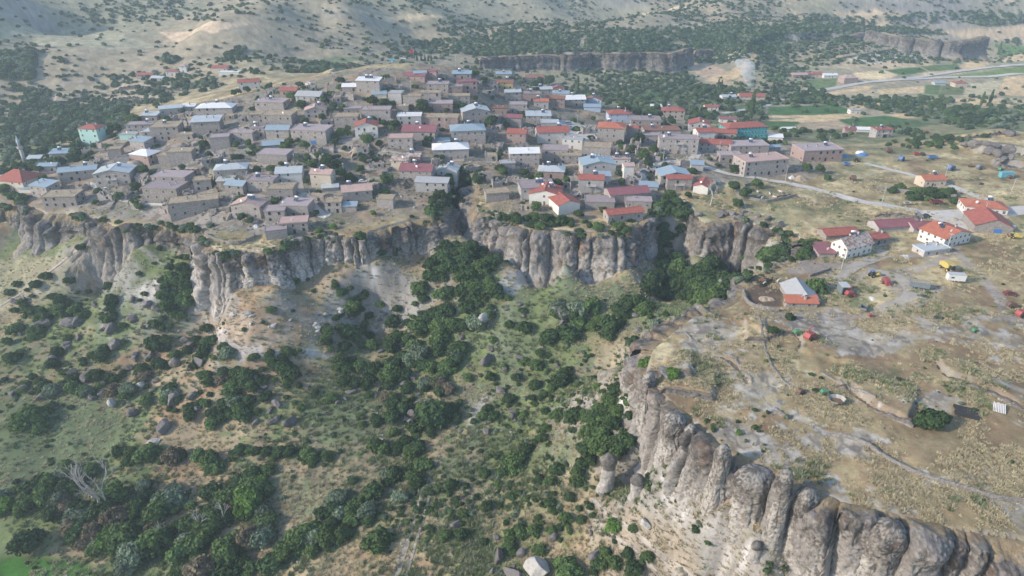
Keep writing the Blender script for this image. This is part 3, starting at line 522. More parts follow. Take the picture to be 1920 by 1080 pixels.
for i in range(3):
    for j in range(10):
        a0, a1 = 2 * pi * j / 10, 2 * pi * (j + 1) / 10; r0, r1 = .22 * i, .22 * (i + 1)
        f_ = lambda r, a: (r * cos(a), -.5 + r * r * .5, .9 + r * sin(a)); mb.poly([f_(r0 + .001, a0), f_(r1, a0), f_(r1, a1), f_(r0 + .001, a1)])
mb.tube([(0, 0, 0), (0, -.3, .5), (0, -.5, .9)], .04, 4); DISH = mb.mesh('satellite_dish', M_tank, True)
LIGHTLY = random.Random(5)
BLD = []
def add_solar(t, x, y, z, rz=0):
    p = link('solar_heater', SOLP, t, (x, y, z), rz); link('tank', SOLT, p)
def roofmesh(kind, L, D, h, rise, mats, ov=.45):
    mb = MB(); a, b = L / 2 + ov, D / 2 + ov; t = .16
    if kind == 'flat':
        mb.box(-L / 2 - .25, L / 2 + .25, -D / 2 - .25, D / 2 + .25, h, h + .25)
        mb.box(-L / 2 - .25, L / 2 + .25, -D / 2 - .25, -D / 2 - .02, h + .252, h + .45); mb.box(-L / 2 - .25, L / 2 + .25, D / 2 + .02, D / 2 + .25, h + .252, h + .45)
        mb.box(-L / 2 - .25, -L / 2 - .02, -D / 2 - .015, D / 2 + .015, h + .252, h + .45); mb.box(L / 2 + .02, L / 2 + .25, -D / 2 - .015, D / 2 + .015, h + .252, h + .45)
        return mb.mesh('roof', mats)
    e = h - rise * ov / (D / 2 if kind != 'gy' else L / 2)
    def slab(pts):
        mb.poly(pts); q = [(p[0], p[1], p[2] - t) for p in pts]; mb.poly(q[::-1]); n = len(pts)
        for i in range(n): j = (i + 1) % n; mb.poly([pts[i], q[i], q[j], pts[j]])
    if kind == 'gx': slab([(-a, -b, e), (a, -b, e), (a, 0, h + rise), (-a, 0, h + rise)]); slab([(a, b, e), (-a, b, e), (-a, 0, h + rise), (a, 0, h + rise)]); mb.box(-a, a, -.12, .12, h + rise - .02, h + rise + .10)
    if kind == 'gy': slab([(-a, b, e), (-a, -b, e), (0, -b, h + rise), (0, b, h + rise)]); slab([(a, -b, e), (a, b, e), (0, b, h + rise), (0, -b, h + rise)]); mb.box(-.12, .12, -b, b, h + rise - .02, h + rise + .10)
    if kind == 'hip':
        k = max(.3, a - b); 
        slab([(-a, -b, e), (a, -b, e), (k, 0, h + rise), (-k, 0, h + rise)]); slab([(a, b, e), (-a, b, e), (-k, 0, h + rise), (k, 0, h + rise)])
        slab([(a, -b, e), (a, b, e), (k, 0, h + rise)]); slab([(-a, b, e), (-a, -b, e), (-k, 0, h + rise)])
    if kind == 'shed': slab([(-a, -b, h), (a, -b, h), (a, b, h + rise), (-a, b, h + rise)])
    return mb.mesh('roof', mats)
WT = dict(stone='stone', grey='cement', white='white', cream='cream', pink='pinkish', teal='turquoise', mint='mint green', blue='pale blue', yellow='ochre')
RT = dict(purple='flat purple roof', tan='flat earth roof', metal='pale metal roof', blue='blue-grey roof', white='bright white roof', red='red tiled roof', orange='orange tiled roof', maroon='maroon metal roof', pink='faded pink roof', rust='rust-striped roof', grey='corrugated grey roof', brown='brown roof')
def house(x1, x2, yb, hpx, yaw=0, ratio=.7, kind='flat', wall='stone', roof='purple', ex='', label=None, wins=None, rise=None, name=None, cat=None):
    rnd = random.Random(x1 * 131 + yb); x, y, z = at((x1 + x2) / 2, yb); _, _, f = proj(x, y, z); s = FPX / float(f); a = R(yaw); ca, sa = abs(cos(a)), abs(sin(a))
    dep = math.atan2(CAMZ - z, math.hypot(x, y)); h = max(2.0, hpx * (1.32 if not label else 1.12) / s / cos(dep)); L = (x2 - x1) / s / (ca + ratio * sa); L = max(L, 2.5); D = L * ratio
    if D > 15: D = 15
    cy = y + (L * sa + D * ca) / 2; cx = (((x1 + x2) / 2) - 960) / FPX * (float(f) + (L * sa + D * ca) / 2 * cP)
    t = empty(name or 'house', (cx, cy, z), a)
    if rise is None: rise = 0 if kind == 'flat' else (.9 if kind == 'shed' else min(2.0, (D if kind != 'gy' else L) * .17))
    Wm = WALL[wall]; mb = MB(); H = h; base = -5.5
    mb.box(-L / 2, L / 2, -D / 2, D / 2, base if 't' not in ex else 0, H)
    if kind == 'gx':
        for sx in (-1, 1): p = [(sx * L / 2, -D / 2, H), (sx * L / 2, D / 2, H), (sx * L / 2, 0, H + rise - .1)]; mb.poly(p if sx > 0 else p[::-1])
    if kind == 'gy':
        for sy in (-1, 1): p = [(-L / 2, sy * D / 2, H), (L / 2, sy * D / 2, H), (0, sy * D / 2, H + rise - .1)]; mb.poly(p if sy < 0 else p[::-1])
    if kind == 'shed':
        mb.poly([(L / 2, -D / 2, H), (L / 2, D / 2, H), (L / 2, D / 2, H + rise - .1)]); mb.poly([(-L / 2, D / 2, H), (-L / 2, -D / 2, H), (-L / 2, D / 2, H + rise - .1)]); mb.poly([(L / 2, D / 2, H), (-L / 2, D / 2, H), (-L / 2, D / 2, H + rise - .1), (L / 2, D / 2, H + rise - .1)])
    link('wall', mb.mesh('wall', Wm), t); link('roof', roofmesh(kind, L, D, H, rise, ROOF[roof]), t)
    if 't' in ex:
        for sx in (-.45, 0, .45):
            for sy in (-.45, .45): m2 = MB(); m2.box(-.2, .2, -.2, .2, -7, -.003); m2.build('stilt', M_conc, t, loc=(sx * L, sy * D, 0))
    fr = 'white' if wall in ('white', 'cream', 'teal', 'mint', 'blue') or 'w' in ex else ('dark' if rnd.random() < .35 else 'stone')
    ns = max(1, int(round(h / 3.0))); sh = h / ns; sk = .30 if wins is None else 0
    wsc = min(1, sh / 2.7)
    def facade(Lf, place):
        n = max(1, int(Lf / (3.7 if wins is None else wins))); 
        for k in range(ns):
            for i in range(n):
                u = (-.5 + (i + .5) / n) * Lf + rnd.uniform(-.25, .25) * (wins is None)
                if k == 0 and i == n // 2 and place == 0 and sh > 2.2: 
                    if 'D' in ex: continue
                    m_ = WIN[fr + 'door']; zz = .0; nm = 'door'
                else:
                    if rnd.random() < sk: continue
                    m_ = WIN[fr]; zz = k * sh + sh * .36; nm = 'window'
                o = link(nm, m_, t)
                if place == 0: o.location = (u, -D / 2, zz)
                elif place == 1: o.location = (-L / 2, u, zz); o.rotation_euler = (0, 0, -pi / 2)
                else: o.location = (L / 2, u, zz); o.rotation_euler = (0, 0, pi / 2)
                q_ = rnd.uniform(.65, 1.1) if wins is None and nm == 'window' else 1; o.scale = (wsc * q_, 1, wsc * q_ * rnd.uniform(.85, 1.1))
    if 'n' not in ex:
        facade(L, 0)
        toc = math.atan2(-cx, -cy) # which side faces the camera
        vx = -cx * cos(a) - cy * sin(a)
        if abs(vx) - L / 2 > 6: facade(D, 1 if vx < 0 else 2)
    if 'D' in ex: mb = MB(); mb.box(-1.5, 1.5, -.08, .02, -1.0, 2.2); mb.build('door', M_bdoor, t, loc=(L * .12, -D / 2, 0)); t.children[-1]['label'] = 'wide blue door'
    nch = rnd.choice([0, 1, 1, 2]) if 'n' not in ex else 0
    for i in range(nch):
        u = rnd.uniform(-.35, .35) * L; v = rnd.uniform(-.1, .3) * D; zc = H + (.1 if kind == 'flat' else (rise * (1 - abs(v) / (D / 2)) if kind in ('gx', 'hip') else rise * (1 - abs(u) / (L / 2)) if kind == 'gy' else rise * .5)) - .3
        link('chimney', CHIM, t, (u, v, zc))
    if 's' in ex:
        for i in range(ex.count('s')): add_solar(t, (rnd.uniform(-.25, .25) + .2 * i) * L, .05 * D, H + (rise * .75 if kind != 'flat' else .5), rnd.uniform(-.3, .3) - a * .6)
    if 'o' in ex or rnd.random() < .12: link('satellite_dish', DISH, t, (rnd.uniform(-.4, .4) * L, -D * .3, H + (rise * .35 if kind != 'flat' else .2)), rnd.uniform(-.5, .5))
    if 'b' in ex:
        mb = MB(); mb.box(-2.4, 2.4, -1.5, -.003, 0, .2); bz = (ns - 1) * sh; b_ = mb.build('balcony', M_conc, t, loc=(0, -D / 2, bz)); mb = MB()
        for xx in np.linspace(-2.35, 2.35, 12): mb.cyl(xx, -1.45, .2, 1.1, .03, 4)
        mb.box(-2.4, 2.4, -1.5, -1.4, 1.1, 1.18); mb.build('railing', M_frame, b_); mb = MB(); mb.box(-.5, .5, -.05, .02, .2, 2.2); mb.build('balcony_door', M_pane, t, loc=(-1, -D / 2, bz))
        for xx in (-2.2, 2.2): mb = MB(); mb.box(-.12, .12, -1.45, -1.2, -bz - 4, -.003); mb.build('post', M_conc, b_, loc=(xx, 0, 0))
    desc = '%s %s, %s' % (WT[wall], name.replace('_', ' ') if name else 'house', RT[roof] if not (kind == 'flat' and 'flat' not in RT[roof]) else 'flat ' + RT[roof])
    if kind != 'flat' and roof in ('purple', 'tan'): desc = desc.replace('flat ', 'pitched ')
    if 's' in ex: desc += ', solar heater'
    if label: tag(t, label)
    tag(t, None, cat or (name.replace('_', ' ') if name else 'house'), 'stone and plaster houses of the hill village' if not name else None)
    BLD.append(dict(o=t, x=(x1 + x2) / 2, y=yb, d=desc, lab=label, L=L, D=D, H=H)); return t
HS = '''260 291 147 5 0 .5 gx stone red -|285 312 152 4 -10 .6 gx grey metal -|314 338 142 6 5 .7 hip white red -|340 353 136 9 0 .9 hip white pink -|401 430 135 6 0 .6 gx cream red -|412 450 140 3 0 .3 flat white white n
448 490 170 11 15 .6 gx white red -|301 344 217 9 22 .4 shed grey metal -|342 368 208 6 8 .5 shed grey white -|271 300 227 8 0 .7 shed stone metal s|375 443 220 13 4 .5 hip stone white s|364 420 252 17 10 .7 shed stone metal -
160 201 270 21 -8 .8 hip mint red w|243 293 250 11 8 .5 flat stone purple s|290 345 264 18 8 .8 flat stone tan s|275 302 266 14 0 .8 flat stone metal -|230 262 262 7 0 .6 flat mint grey -|251 288 285 14 -15 .8 shed stone blue -
251 303 312 15 -18 .8 hip pink white -|65 113 372 16 -18 .7 shed stone blue -|92 155 390 15 5 .6 flat stone tan -|-6 14 356 14 0 1 shed stone blue -|100 149 300 9 8 .5 shed stone blue s|122 150 280 6 0 .7 flat stone tan n
78 112 322 8 5 .6 gx grey blue o|55 80 306 6 10 .6 shed stone metal n|118 188 343 15 18 .45 gx stone blue s|188 256 350 18 8 .7 gy stone metal sb|294 363 352 14 -6 .55 flat stone purple -|278 352 378 17 -8 .6 flat stone purple -
322 416 410 20 18 .4 flat stone tan -|404 468 332 10 12 .6 hip stone metal s|428 470 367 14 -12 .8 gx stone blue -|366 402 360 15 15 .8 flat stone tan -|411 440 347 6 0 .7 shed stone metal -|441 502 412 19 -8 .6 gy stone pink ss
321 368 310 18 6 .6 flat stone tan n|302 322 308 12 0 .8 flat stone tan n|397 436 282 17 12 .7 flat stone purple n|435 482 266 12 -6 .5 flat stone purple -|337 365 262 7 0 .5 flat stone tan o|207 233 298 13 10 .7 flat stone tan n|220 240 275 5 0 .7 flat stone tan n
528 562 182 9 -6 .7 gx pink red -|558 609 190 7 -8 .7 gx grey grey -|484 543 212 14 -6 .6 flat stone purple s|572 615 222 11 10 .7 gy stone pink s|470 502 240 18 8 .8 flat stone tan -|498 557 240 17 -4 .6 flat stone tan -
643 673 172 7 4 .8 gx stone white -|671 717 175 17 -6 .5 shed stone white ss|697 726 185 6 8 .6 shed white blue n|730 758 196 15 -8 .8 flat grey grey n|760 802 152 7 -10 .6 gx pink maroon -|776 801 150 9 10 .5 shed pink blue -|801 822 150 11 -10 .8 flat pink maroon -
849 884 148 7 0 .6 shed stone blue s|856 896 178 17 8 .6 flat pink maroon -|802 842 173 11 0 .6 flat stone purple s|838 868 178 11 5 .6 flat pink purple -|788 828 191 12 0 .5 flat stone tan -|757 790 193 9 0 .5 flat stone tan -|840 882 196 11 4 .5 flat stone tan -
804 850 213 13 4 .6 flat pink purple -|746 792 235 12 3 .6 flat grey white -|791 862 239 13 -4 .4 flat pink tan -|862 919 233 17 12 .7 gy stone metal s|842 912 270 18 8 .7 hip stone blue s|757 822 270 17 -4 .7 gx stone maroon s|666 712 260 17 8 .8 gy white red bs
680 735 227 15 2 .5 flat stone purple -|645 682 214 7 8 .6 flat stone purple -|630 675 240 15 2 .6 flat stone tan -|552 625 272 19 -8 .6 flat stone purple sD|504 547 258 11 0 .7 gx stone blue -|492 534 280 5 16 .6 shed grey blue n|474 500 256 12 0 .8 flat stone purple s|745 767 212 9 0 .6 flat stone tan n
918 950 214 8 0 .6 flat pink brown -|945 977 192 14 8 .6 gx stone metal -|931 962 168 10 0 .6 gx yellow brown s|930 959 147 6 0 .6 shed stone blue s|985 1020 155 7 0 .6 gx pink brown s|998 1035 177 7 6 .5 gx stone metal s
981 1012 190 10 0 .7 flat pink purple s|955 988 213 12 0 .7 flat stone purple -|1035 1068 184 6 -6 .6 shed stone blue s|1036 1056 173 6 0 .8 gy brick maroon -|1001 1028 202 9 0 .7 gx grey orange s|1024 1060 200 11 -6 .6 gx pink brown -|1047 1097 199 9 5 .6 gx stone white s
1096 1130 200 9 -12 .7 gy blue brown s|1094 1126 209 6 -4 .5 shed blue blue n|986 1032 232 11 0 .6 shed stone metal s|950 981 240 14 -10 .8 gx stone maroon -|1014 1047 243 9 0 .7 flat grey metal n|1137 1180 230 12 3 .7 hip blue red s|1238 1283 222 10 -8 .6 hip stone red s
1180 1237 243 12 -4 .6 flat stone purple s|1220 1240 204 3 0 .6 shed white white n|1320 1345 207 5 0 .6 gx white red -|1350 1378 190 6 5 .6 gx white metal s|1383 1431 191 7 -4 .5 gx cream red -|1347 1380 232 6 -10 .5 gx white maroon -|1117 1173 272 23 -10 .8 hip stone orange s
1173 1196 262 16 -8 .8 gx stone red -|1288 1330 250 12 -10 .8 gy grey red -|1300 1336 264 12 8 .8 gx white red s|1335 1380 262 9 -12 .6 gx stone red -|1204 1272 262 12 2 .5 flat grey brown s|1204 1236 268 10 0 .6 flat stone purple -|1232 1306 289 20 -5 .4 flat stone purple sb
1306 1370 286 11 -10 .5 gx stone red -|1360 1435 291 12 4 .5 flat stone purple s|1346 1386 305 10 0 .6 flat stone purple -|1373 1471 332 20 14 .5 flat stone pink s|1487 1571 304 15 8 .6 flat pink purple s|1437 1461 285 7 8 .6 gx grey blue n
1230 1290 350 15 4 .7 gy stone blue -|1248 1294 358 17 0 .3 shed stone red bn|1293 1318 321 9 -8 .7 shed grey blue n|1295 1338 366 11 -25 1.6 gy white red n|1085 1152 330 15 6 .7 gy grey blue s|1083 1132 362 19 -5 .6 gx grey red bsn|1123 1143 346 12 0 .9 shed white blue -
1166 1186 335 18 4 1 gx white pink -|1146 1180 308 7 0 .5 flat white pink ss|1132 1216 383 13 12 .5 gx stone maroon n|1197 1234 358 4 -10 .6 shed grey blue n|1095 1152 392 9 -4 .6 flat stone purple n|1170 1221 392 10 -6 .5 flat stone purple -|1130 1205 420 13 14 .4 gx stone red -
991 1056 387 16 -10 .8 gy white red st|1029 1086 404 14 20 1.1 gy white red n|970 1040 377 17 8 .7 flat grey purple ss|1008 1060 335 10 -6 .7 hip pink metal s|953 1011 313 19 4 .6 gx stone white -|1015 1066 303 15 -6 .7 flat stone purple -|1048 1090 310 13 -4 .7 flat stone tan -
1090 1146 298 15 -8 .6 flat stone tan -|1053 1094 280 13 -10 .6 flat white grey o|1003 1066 270 16 6 .6 gx grey red s|950 990 272 16 -10 .8 gx pink red -|736 770 320 14 -8 .8 gx cream rust -|764 792 308 11 -8 .8 gx pink rust s|752 816 341 15 -5 .7 gx stone maroon sw
780 843 363 15 -6 .35 shed grey grey t|810 881 302 16 6 .6 hip stone white s|818 844 272 5 4 .6 shed grey blue n|820 862 332 9 -8 .7 gy white metal s|729 776 280 15 3 .6 flat stone pink -|520 572 345 15 8 .8 gx white metal s|587 629 353 20 -6 .7 gx cream pink sD
470 522 360 15 -4 .6 flat stone purple s|507 556 375 15 2 .7 flat stone tan -|501 540 418 16 5 .8 flat stone purple -|530 588 408 16 -4 .7 flat stone purple so|525 582 440 15 10 .6 flat stone pink -|498 542 452 13 18 .6 flat stone purple n|640 702 384 18 14 .7 gx stone pink s
612 644 400 15 4 .8 flat stone tan -|642 670 398 9 0 .5 shed stone blue n|709 741 391 13 -4 .7 flat stone tan n|488 549 307 12 -6 .6 flat stone purple n|907 955 380 12 12 .6 flat stone tan n|937 966 322 11 8 .7 flat stone grey -|604 636 360 3 14 .4 shed grey metal n'''
WALL['brick'] = mat('brick_wall', (.30, .16, .12), var=.2, vs=1, bump=.4); WT['brick'] = 'brick'
for ln in HS.replace('\n', '|').split('|'):
    q = ln.split(); house(int(q[0]), int(q[1]), int(q[2]), float(q[3]), float(q[4]), float(q[5]), q[6], q[7], q[8], '' if q[9] == '-' else q[9])
# landmarks with labels of their own
school = house(1348, 1434, 262, 19, 10, .42, 'hip', 'teal', 'red', 'w', 'long turquoise two-storey school with white windows and red hipped roof', wins=2.2, name='school')
mosque = house(6, 78, 360, 17, -12, .8, 'hip', 'cream', 'red', 'w', 'square cream mosque with red pyramid roof beside the minaret', name='mosque', rise=4.2)
house(41, 80, 362, 7, -6, .6, 'shed', 'white', 'blue', 'n', 'low blue-roofed lean-to shed against the front of the mosque', name='shed')
house(1720, 1764, 352, 13, 4, .7, 'gx', 'cream', 'orange', 'sb', 'cream house with orange roof and long balcony standing alone on the hay meadow')
house(1799, 1880, 407, 13, -16, .6, 'hip', 'white', 'orange', 'so', 'white two-storey farmhouse with orange hipped roof behind the big barn', wins=2.6)
house(1809, 1888, 441, 13, -14, 1.1, 'gy', 'stone', 'red', 'Dn', 'large stone barn with red gable roof, white rooflights and blue door', name='barn', rise=3.0)
house(1723, 1812, 467, 18, 24, .72, 'gy', 'white', 'orange', 'so', 'white farmhouse with orange roof and dark solar panel above the flat annex', wins=2.4)
house(1712, 1776, 482, 9, 14, .5, 'flat', 'grey', 'metal', '', 'low grey annex with flat pale roof in front of the white farmhouse', name='annex')
house(1630, 1712, 436, 9, 8, .45, 'gx', 'grey', 'maroon', 'n', 'long open-fronted cattle shed with maroon metal roof and rooflights', name='cattle_shed', rise=1.6)
house(1700, 1755, 437, 9, 4, .6, 'gx', 'grey', 'maroon', 'w', 'grey shed with maroon roof joined to the right end of the cattle shed', name='shed')
house(1555, 1632, 487, 19, 26, .55, 'gx', 'white', 'rust', 's', 'long white gabled house with rust-streaked silver roof and many windows', wins=2.4, rise=2.8)
house(1618, 1662, 462, 12, 18, .7, 'gx', 'stone', 'red', 'b', 'small red-roofed house with wooden balcony at the end of the white gabled house')
house(1535, 1605, 450, 8, 8, .5, 'gx', 'stone', 'red', 'n', 'low stone stable with red roof behind the long white gabled house', name='stable')
house(1526, 1557, 483, 4, 0, 1.3, 'shed', 'stone', 'maroon', 'n', 'low maroon-roofed lean-to left of the long white gabled house', name='shed')
house(1470, 1526, 572, 7, -3, 1.25, 'gy', 'stone', 'grey', 'n', 'stone barn with grey corrugated gable roof beside the muddy cattle pen', name='barn', rise=2.2)
house(1471, 1529, 578, 5, -3, .25, 'shed', 'stone', 'orange', '', 'narrow orange-roofed lean-to across the front of the grey barn', name='shed', rise=1.6)
house(1590, 1611, 214, 6, 5, .6, 'flat', 'white', 'grey', '', 'small white cube house between the green fields of the valley')
house(1581, 1603, 250, 6, -8, .8, 'gx', 'pink', 'maroon', 'n', 'maroon-roofed shed in the valley beside the white tent', name='shed')
house(1604, 1633, 248, 4, -8, .6, 'gx', 'white', 'white', 'n', 'white tent-like greenhouse in the valley between shed and flat-roofed house', name='greenhouse')
house(1634, 1667, 258, 12, 4, .7, 'flat', 'grey', 'red', 'sb', 'grey two-storey valley house with red flat roof and solar heaters')
house(1573, 1604, 157, 9, 10, .7, 'hip', 'pink', 'pink', 'w', 'pink turreted villa at the bend of the valley highway', name='villa', rise=2.4)
for a_, b_, c_, w_, r_, l_ in [(1482, 1512, 146, 'pink', 'pink', 'leftmost pinkish factory shed below the sandy far slope'), (1510, 1540, 145, 'cream', 'red', 'middle red-roofed factory shed below the sandy far slope'), (1540, 1568, 147, 'white', 'white', 'rightmost white factory shed below the sandy far slope')]:
    house(a_, b_, c_, 5, 4, .5, 'gx', w_, r_, '', l_, name='factory_shed')
house(1749, 1770, 160, 4, 0, .6, 'gx', 'grey', 'blue', 'n', 'small blue-grey shed below the highway near the walled garden', name='shed')
house(1785, 1808, 164, 7, 0, .7, 'hip', 'cream', 'red', '', 'red-roofed house among garden trees below the highway')
house(1437, 1466, 263, 5, -8, .8, 'gx', 'white', 'white', 'n', 'bright white hall right beside the turquoise school', name='hall')
house(1464, 1490, 246, 3, 5, .4, 'gx', 'white', 'white', 'n', 'low white polytunnel at the edge of the green valley field', name='polytunnel')
# labels for the village houses: look, then position from the nearest landmark
LM = [('the mosque', 42, 345), ('the mint green house', 180, 262), ('the hilltop flag', 776, 100), ('the turquoise school', 1391, 255), ('the three-storey house', 1145, 265), ('the white balcony house', 689, 255), ('the village square', 1085, 240), ('the blue-door house', 608, 345), ('the promontory house', 369, 400), ('the stilted white house', 1022, 380), ('the white-roofed long house', 409, 212), ('the lane-fork house', 1260, 345)]
SPECIAL = {(1117, 272): 'three-storey stone house with orange hipped roof and open top floor by the village square', (160, 270): 'mint green house with red hipped roof standing apart at the left of the village', (666, 260): 'white house with steep red gable roof and balcony in mid village',
           (587, 353): 'cream two-storey house with faded pink roof and wide blue door', (322, 410): 'big long stone house with earth roof on the brink of the rock promontory', (991, 387): 'white red-roofed house on concrete stilts above the gorge',
           (375, 220): 'long stone house with bright white hipped roof at the upper left of the village', (1230, 350): 'stone house with wide silver-blue gable roof at the fork of the village lane', (780, 363): 'grey cement shed house on tall stilts at the edge of the ravine'}
ORD = ['nearest', 'second', 'third', 'fourth', 'fifth', 'sixth', 'seventh', 'eighth', 'ninth', 'tenth', 'eleventh', 'twelfth', 'thirteenth', 'fourteenth', 'fifteenth', 'sixteenth']
from collections import defaultdict
grp = defaultdict(list)
for b in BLD:
    if b['lab']: continue
    k = [v for (a_, c_), v in SPECIAL.items() if abs(c_ - b['y']) < 1 and abs(b['x'] - a_) < 50 and a_ < b['x']]
    if k and 'label' not in b['o'] and not any(bb['lab'] == k[0] for bb in BLD): b['lab'] = k[0]; b['o']['label'] = k[0]; continue
    i = min(range(len(LM)), key=lambda j: math.hypot(LM[j][1] - b['x'], 1.6 * (LM[j][2] - b['y']))); dx, dy = b['x'] - LM[i][1], b['y'] - LM[i][2]
    dr = ('right of' if dx > 0 else 'left of') if abs(dx) > 1.6 * abs(dy) else ('below' if dy > 0 else 'above'); grp[(b['d'], i, dr)].append((math.hypot(dx, dy), b))
for (d, i, dr), lst in grp.items():
    lst.sort(key=lambda t: t[0])
    for k, (_, b) in enumerate(lst): b['o']['label'] = '%s, %s%s %s' % (d, '' if len(lst) == 1 else ORD[k] + ' ', dr, LM[i][0])
# ---------------------------------------------------------------- vegetation
def leafmat(name, c, v=.35): return mat(name, c, rough=.9, var=v, vs=.55, bump=0, spec=.15, trans=.22, objrand=.22, det=3)
LEAF = dict(dry=leafmat('leaf_dry', (.22, .19, .13)), dark=leafmat('leaf_dark', (.068, .118, .050)), mid=leafmat('leaf_mid', (.11, .178, .065)), olive=leafmat('leaf_olive', (.19, .25, .17)), fresh=leafmat('leaf_fresh', (.14, .25, .06)), pine=leafmat('leaf_pine', (.035, .065, .04)))
M_bark = mat('bark', (.16, .13, .11), var=.3, vs=3, bump=.5); M_dead = mat('dead_wood', (.42, .40, .38), var=.2, vs=3, bump=.3)
def crown(seed, n, lobes, leaf=.12, flat=.8, core=True):
    rs = np.random.RandomState(seed); V = []; F = []
    wts = np.array([l[3] ** 2 for l in lobes]); wts = wts / wts.sum(); which = rs.choice(len(lobes), n, p=wts); L = np.array(lobes)[which]
    d = rs.normal(size=(n, 3)); d /= np.linalg.norm(d, axis=1)[:, None]; d[:, 2] = np.where(d[:, 2] < -.45, -d[:, 2], d[:, 2])
    rad = L[:, 3] * (.74 + .34 * rs.rand(n) ** .7) * (1 + .30 * vnoise(d[:, 0] * 2.6 + L[:, 0] * 5, d[:, 1] * 2.6, d[:, 2] * 2.6, seed)); p = L[:, :3] + d * rad[:, None] * np.array((1, 1, flat))
    nrm = d + rs.normal(size=(n, 3)) * .55; nrm /= np.linalg.norm(nrm, axis=1)[:, None]; u = np.cross(nrm, rs.normal(size=(n, 3))); u /= np.linalg.norm(u, axis=1)[:, None]; w_ = np.cross(nrm, u)
    s = (leaf * rs.uniform(.6, 1.4, n))[:, None]; q = np.stack([p - u * s - w_ * s * .7, p + u * s - w_ * s * .7, p + u * s * .7 + w_ * s, p - u * s * .7 + w_ * s], 1)
    q += (rs.normal(size=q.shape) * .25) * s[:, None]; V = q.reshape(-1, 3); F = np.arange(4 * n).reshape(n, 4)
    if core:
        for (x, y, z, r) in lobes:
            m = 7; a = np.linspace(0, 2 * pi, m + 1)[:-1]; rows = [V.shape[0]]; P = []
            for ph in (-60, -20, 20, 60): P += [(x + r * .72 * cos(R(ph)) * cos(t), y + r * .72 * cos(R(ph)) * sin(t), z + r * .72 * flat * sin(R(ph))) for t in a]
            b = len(V); V = np.vstack([V, P]); Q = []
            for k in range(3):
                for j in range(m): Q.append((b + k * m + j, b + k * m + (j + 1) % m, b + (k + 1) * m + (j + 1) % m, b + (k + 1) * m + j))
            Q.append((b + 3 * m, b + 3 * m + 2, b + 3 * m + 4, b + 3 * m + 6)); F = np.vstack([F, Q])
    return V, F
def bush_lobes(seed, k, sp=.62, top=1.0):
    rs = random.Random(seed); L = [(0, 0, .55 * top, .62)]
    for i in range(k): a = 2 * pi * i / k + rs.uniform(-.4, .4); r = rs.uniform(.35, sp); L.append((r * cos(a), r * sin(a), rs.uniform(.3, .75) * top, rs.uniform(.3, .5)))
    return L
def trunk_mesh(h, r, seed, limbs=3):
    rs = random.Random(seed); mb = MB(); mb.tube([(0, 0, -.25), (.02, .01, h * .5), (.03, -.02, h)], [r, r * .8, r * .5], 6)
    for i in range(limbs): a = rs.uniform(0, 6.3); mb.tube([(0, 0, h * .45), (.25 * cos(a), .25 * sin(a), h * .9), (.45 * cos(a), .45 * sin(a), h * 1.3)], [r * .5, r * .35, r * .15], 4)
    return mb.mesh('trunk', M_bark, True)
TRK = [trunk_mesh(.45, .06, i) for i in range(3)]
def cm(mt, V, F): me = np_mesh('crown', V, F, [LEAF[mt]], False); return me
BUSH = {}
for k, m_ in enumerate(('dark', 'mid', 'olive', 'fresh', 'dark', 'mid', 'dry')):
    for q in range(2): BUSH.setdefault(m_, []).append(cm(m_, *crown(100 + k * 10 + q, 1500, bush_lobes(k * 7 + q, 4 + (k + q) % 4), .075)))
TREE = {m_: [cm(m_, *crown(200 + q, 2000, [(a, b, c + .5, r) for a, b, c, r in bush_lobes(50 + q, 6, .55, 1.25)], .07, .95)) for q in range(2)] for m_ in ('dark', 'mid', 'fresh')}
POP = [cm('mid', *crown(300 + q, 1500, [(0, 0, .5 + i * .42, .36 - .045 * abs(i - 3)) for i in range(8)], .06, 1.2)) for q in range(2)]
def conelobes(): return [(0, 0, .3 + i * .33, .48 - .075 * i) for i in range(6)]
PINE = [cm('pine', *crown(320, 1200, conelobes(), .06, .7))]
LOWB = {m_: cm(m_, *crown(400, 260, bush_lobes(77, 3), .16)) for m_ in ('dark', 'mid', 'olive')}
rs = np.random.RandomState(3)
NB = [0]
AUTO = []
def plant(x, y, z, r, kind='bush', m_='dark', hr=1.0, label=None, group=None, name=None):
    t = empty(name or kind, (x, y, z), rs.uniform(0, 6.28)); NB[0] += 1
    me = {'bush': BUSH, 'tree': TREE}[kind][m_] if kind in ('bush', 'tree') else (POP if kind == 'poplar' else PINE)
    c = link('crown', me[NB[0] % len(me)], t, (0, 0, -.12 * r), 0, (r * rs.uniform(.9, 1.15), r * rs.uniform(.85, 1.1), r * hr)); link('trunk', TRK[NB[0] % 3], t, (0, 0, 0), 0, (r, r, r * (hr if kind != 'tree' else hr * 1.6)))
    AUTO.append((t, label, m_, r, group)) if group else None; tag(t, label or 'dark green bush', {'bush': 'bush', 'tree': 'tree', 'poplar': 'tree', 'pine': 'tree'}[kind], group); return t
def offfield(q):
    k = np.ones(len(q), bool)
    for P, _ in FLD: k &= ~pip(q[:, 0], q[:, 1], np.array(P, float))
    return q[k]
def scatter(poly, n, seed):
    r_ = np.random.RandomState(seed); P = np.array(poly, float); x0, x1, y0, y1 = P[:, 0].min(), P[:, 0].max(), P[:, 1].min(), P[:, 1].max(); out = np.zeros((0, 2))
    while len(out) < n:
        q = np.c_[r_.uniform(x0, x1, n * 3), r_.uniform(y0, y1, n * 3)]; k = pip(q[:, 0], q[:, 1], P) & (fbm(q[:, 0], q[:, 1], 60, 3, seed) > r_.uniform(-.5, .25, len(q))); out = np.vstack([out, q[k]])
    return out[:n]
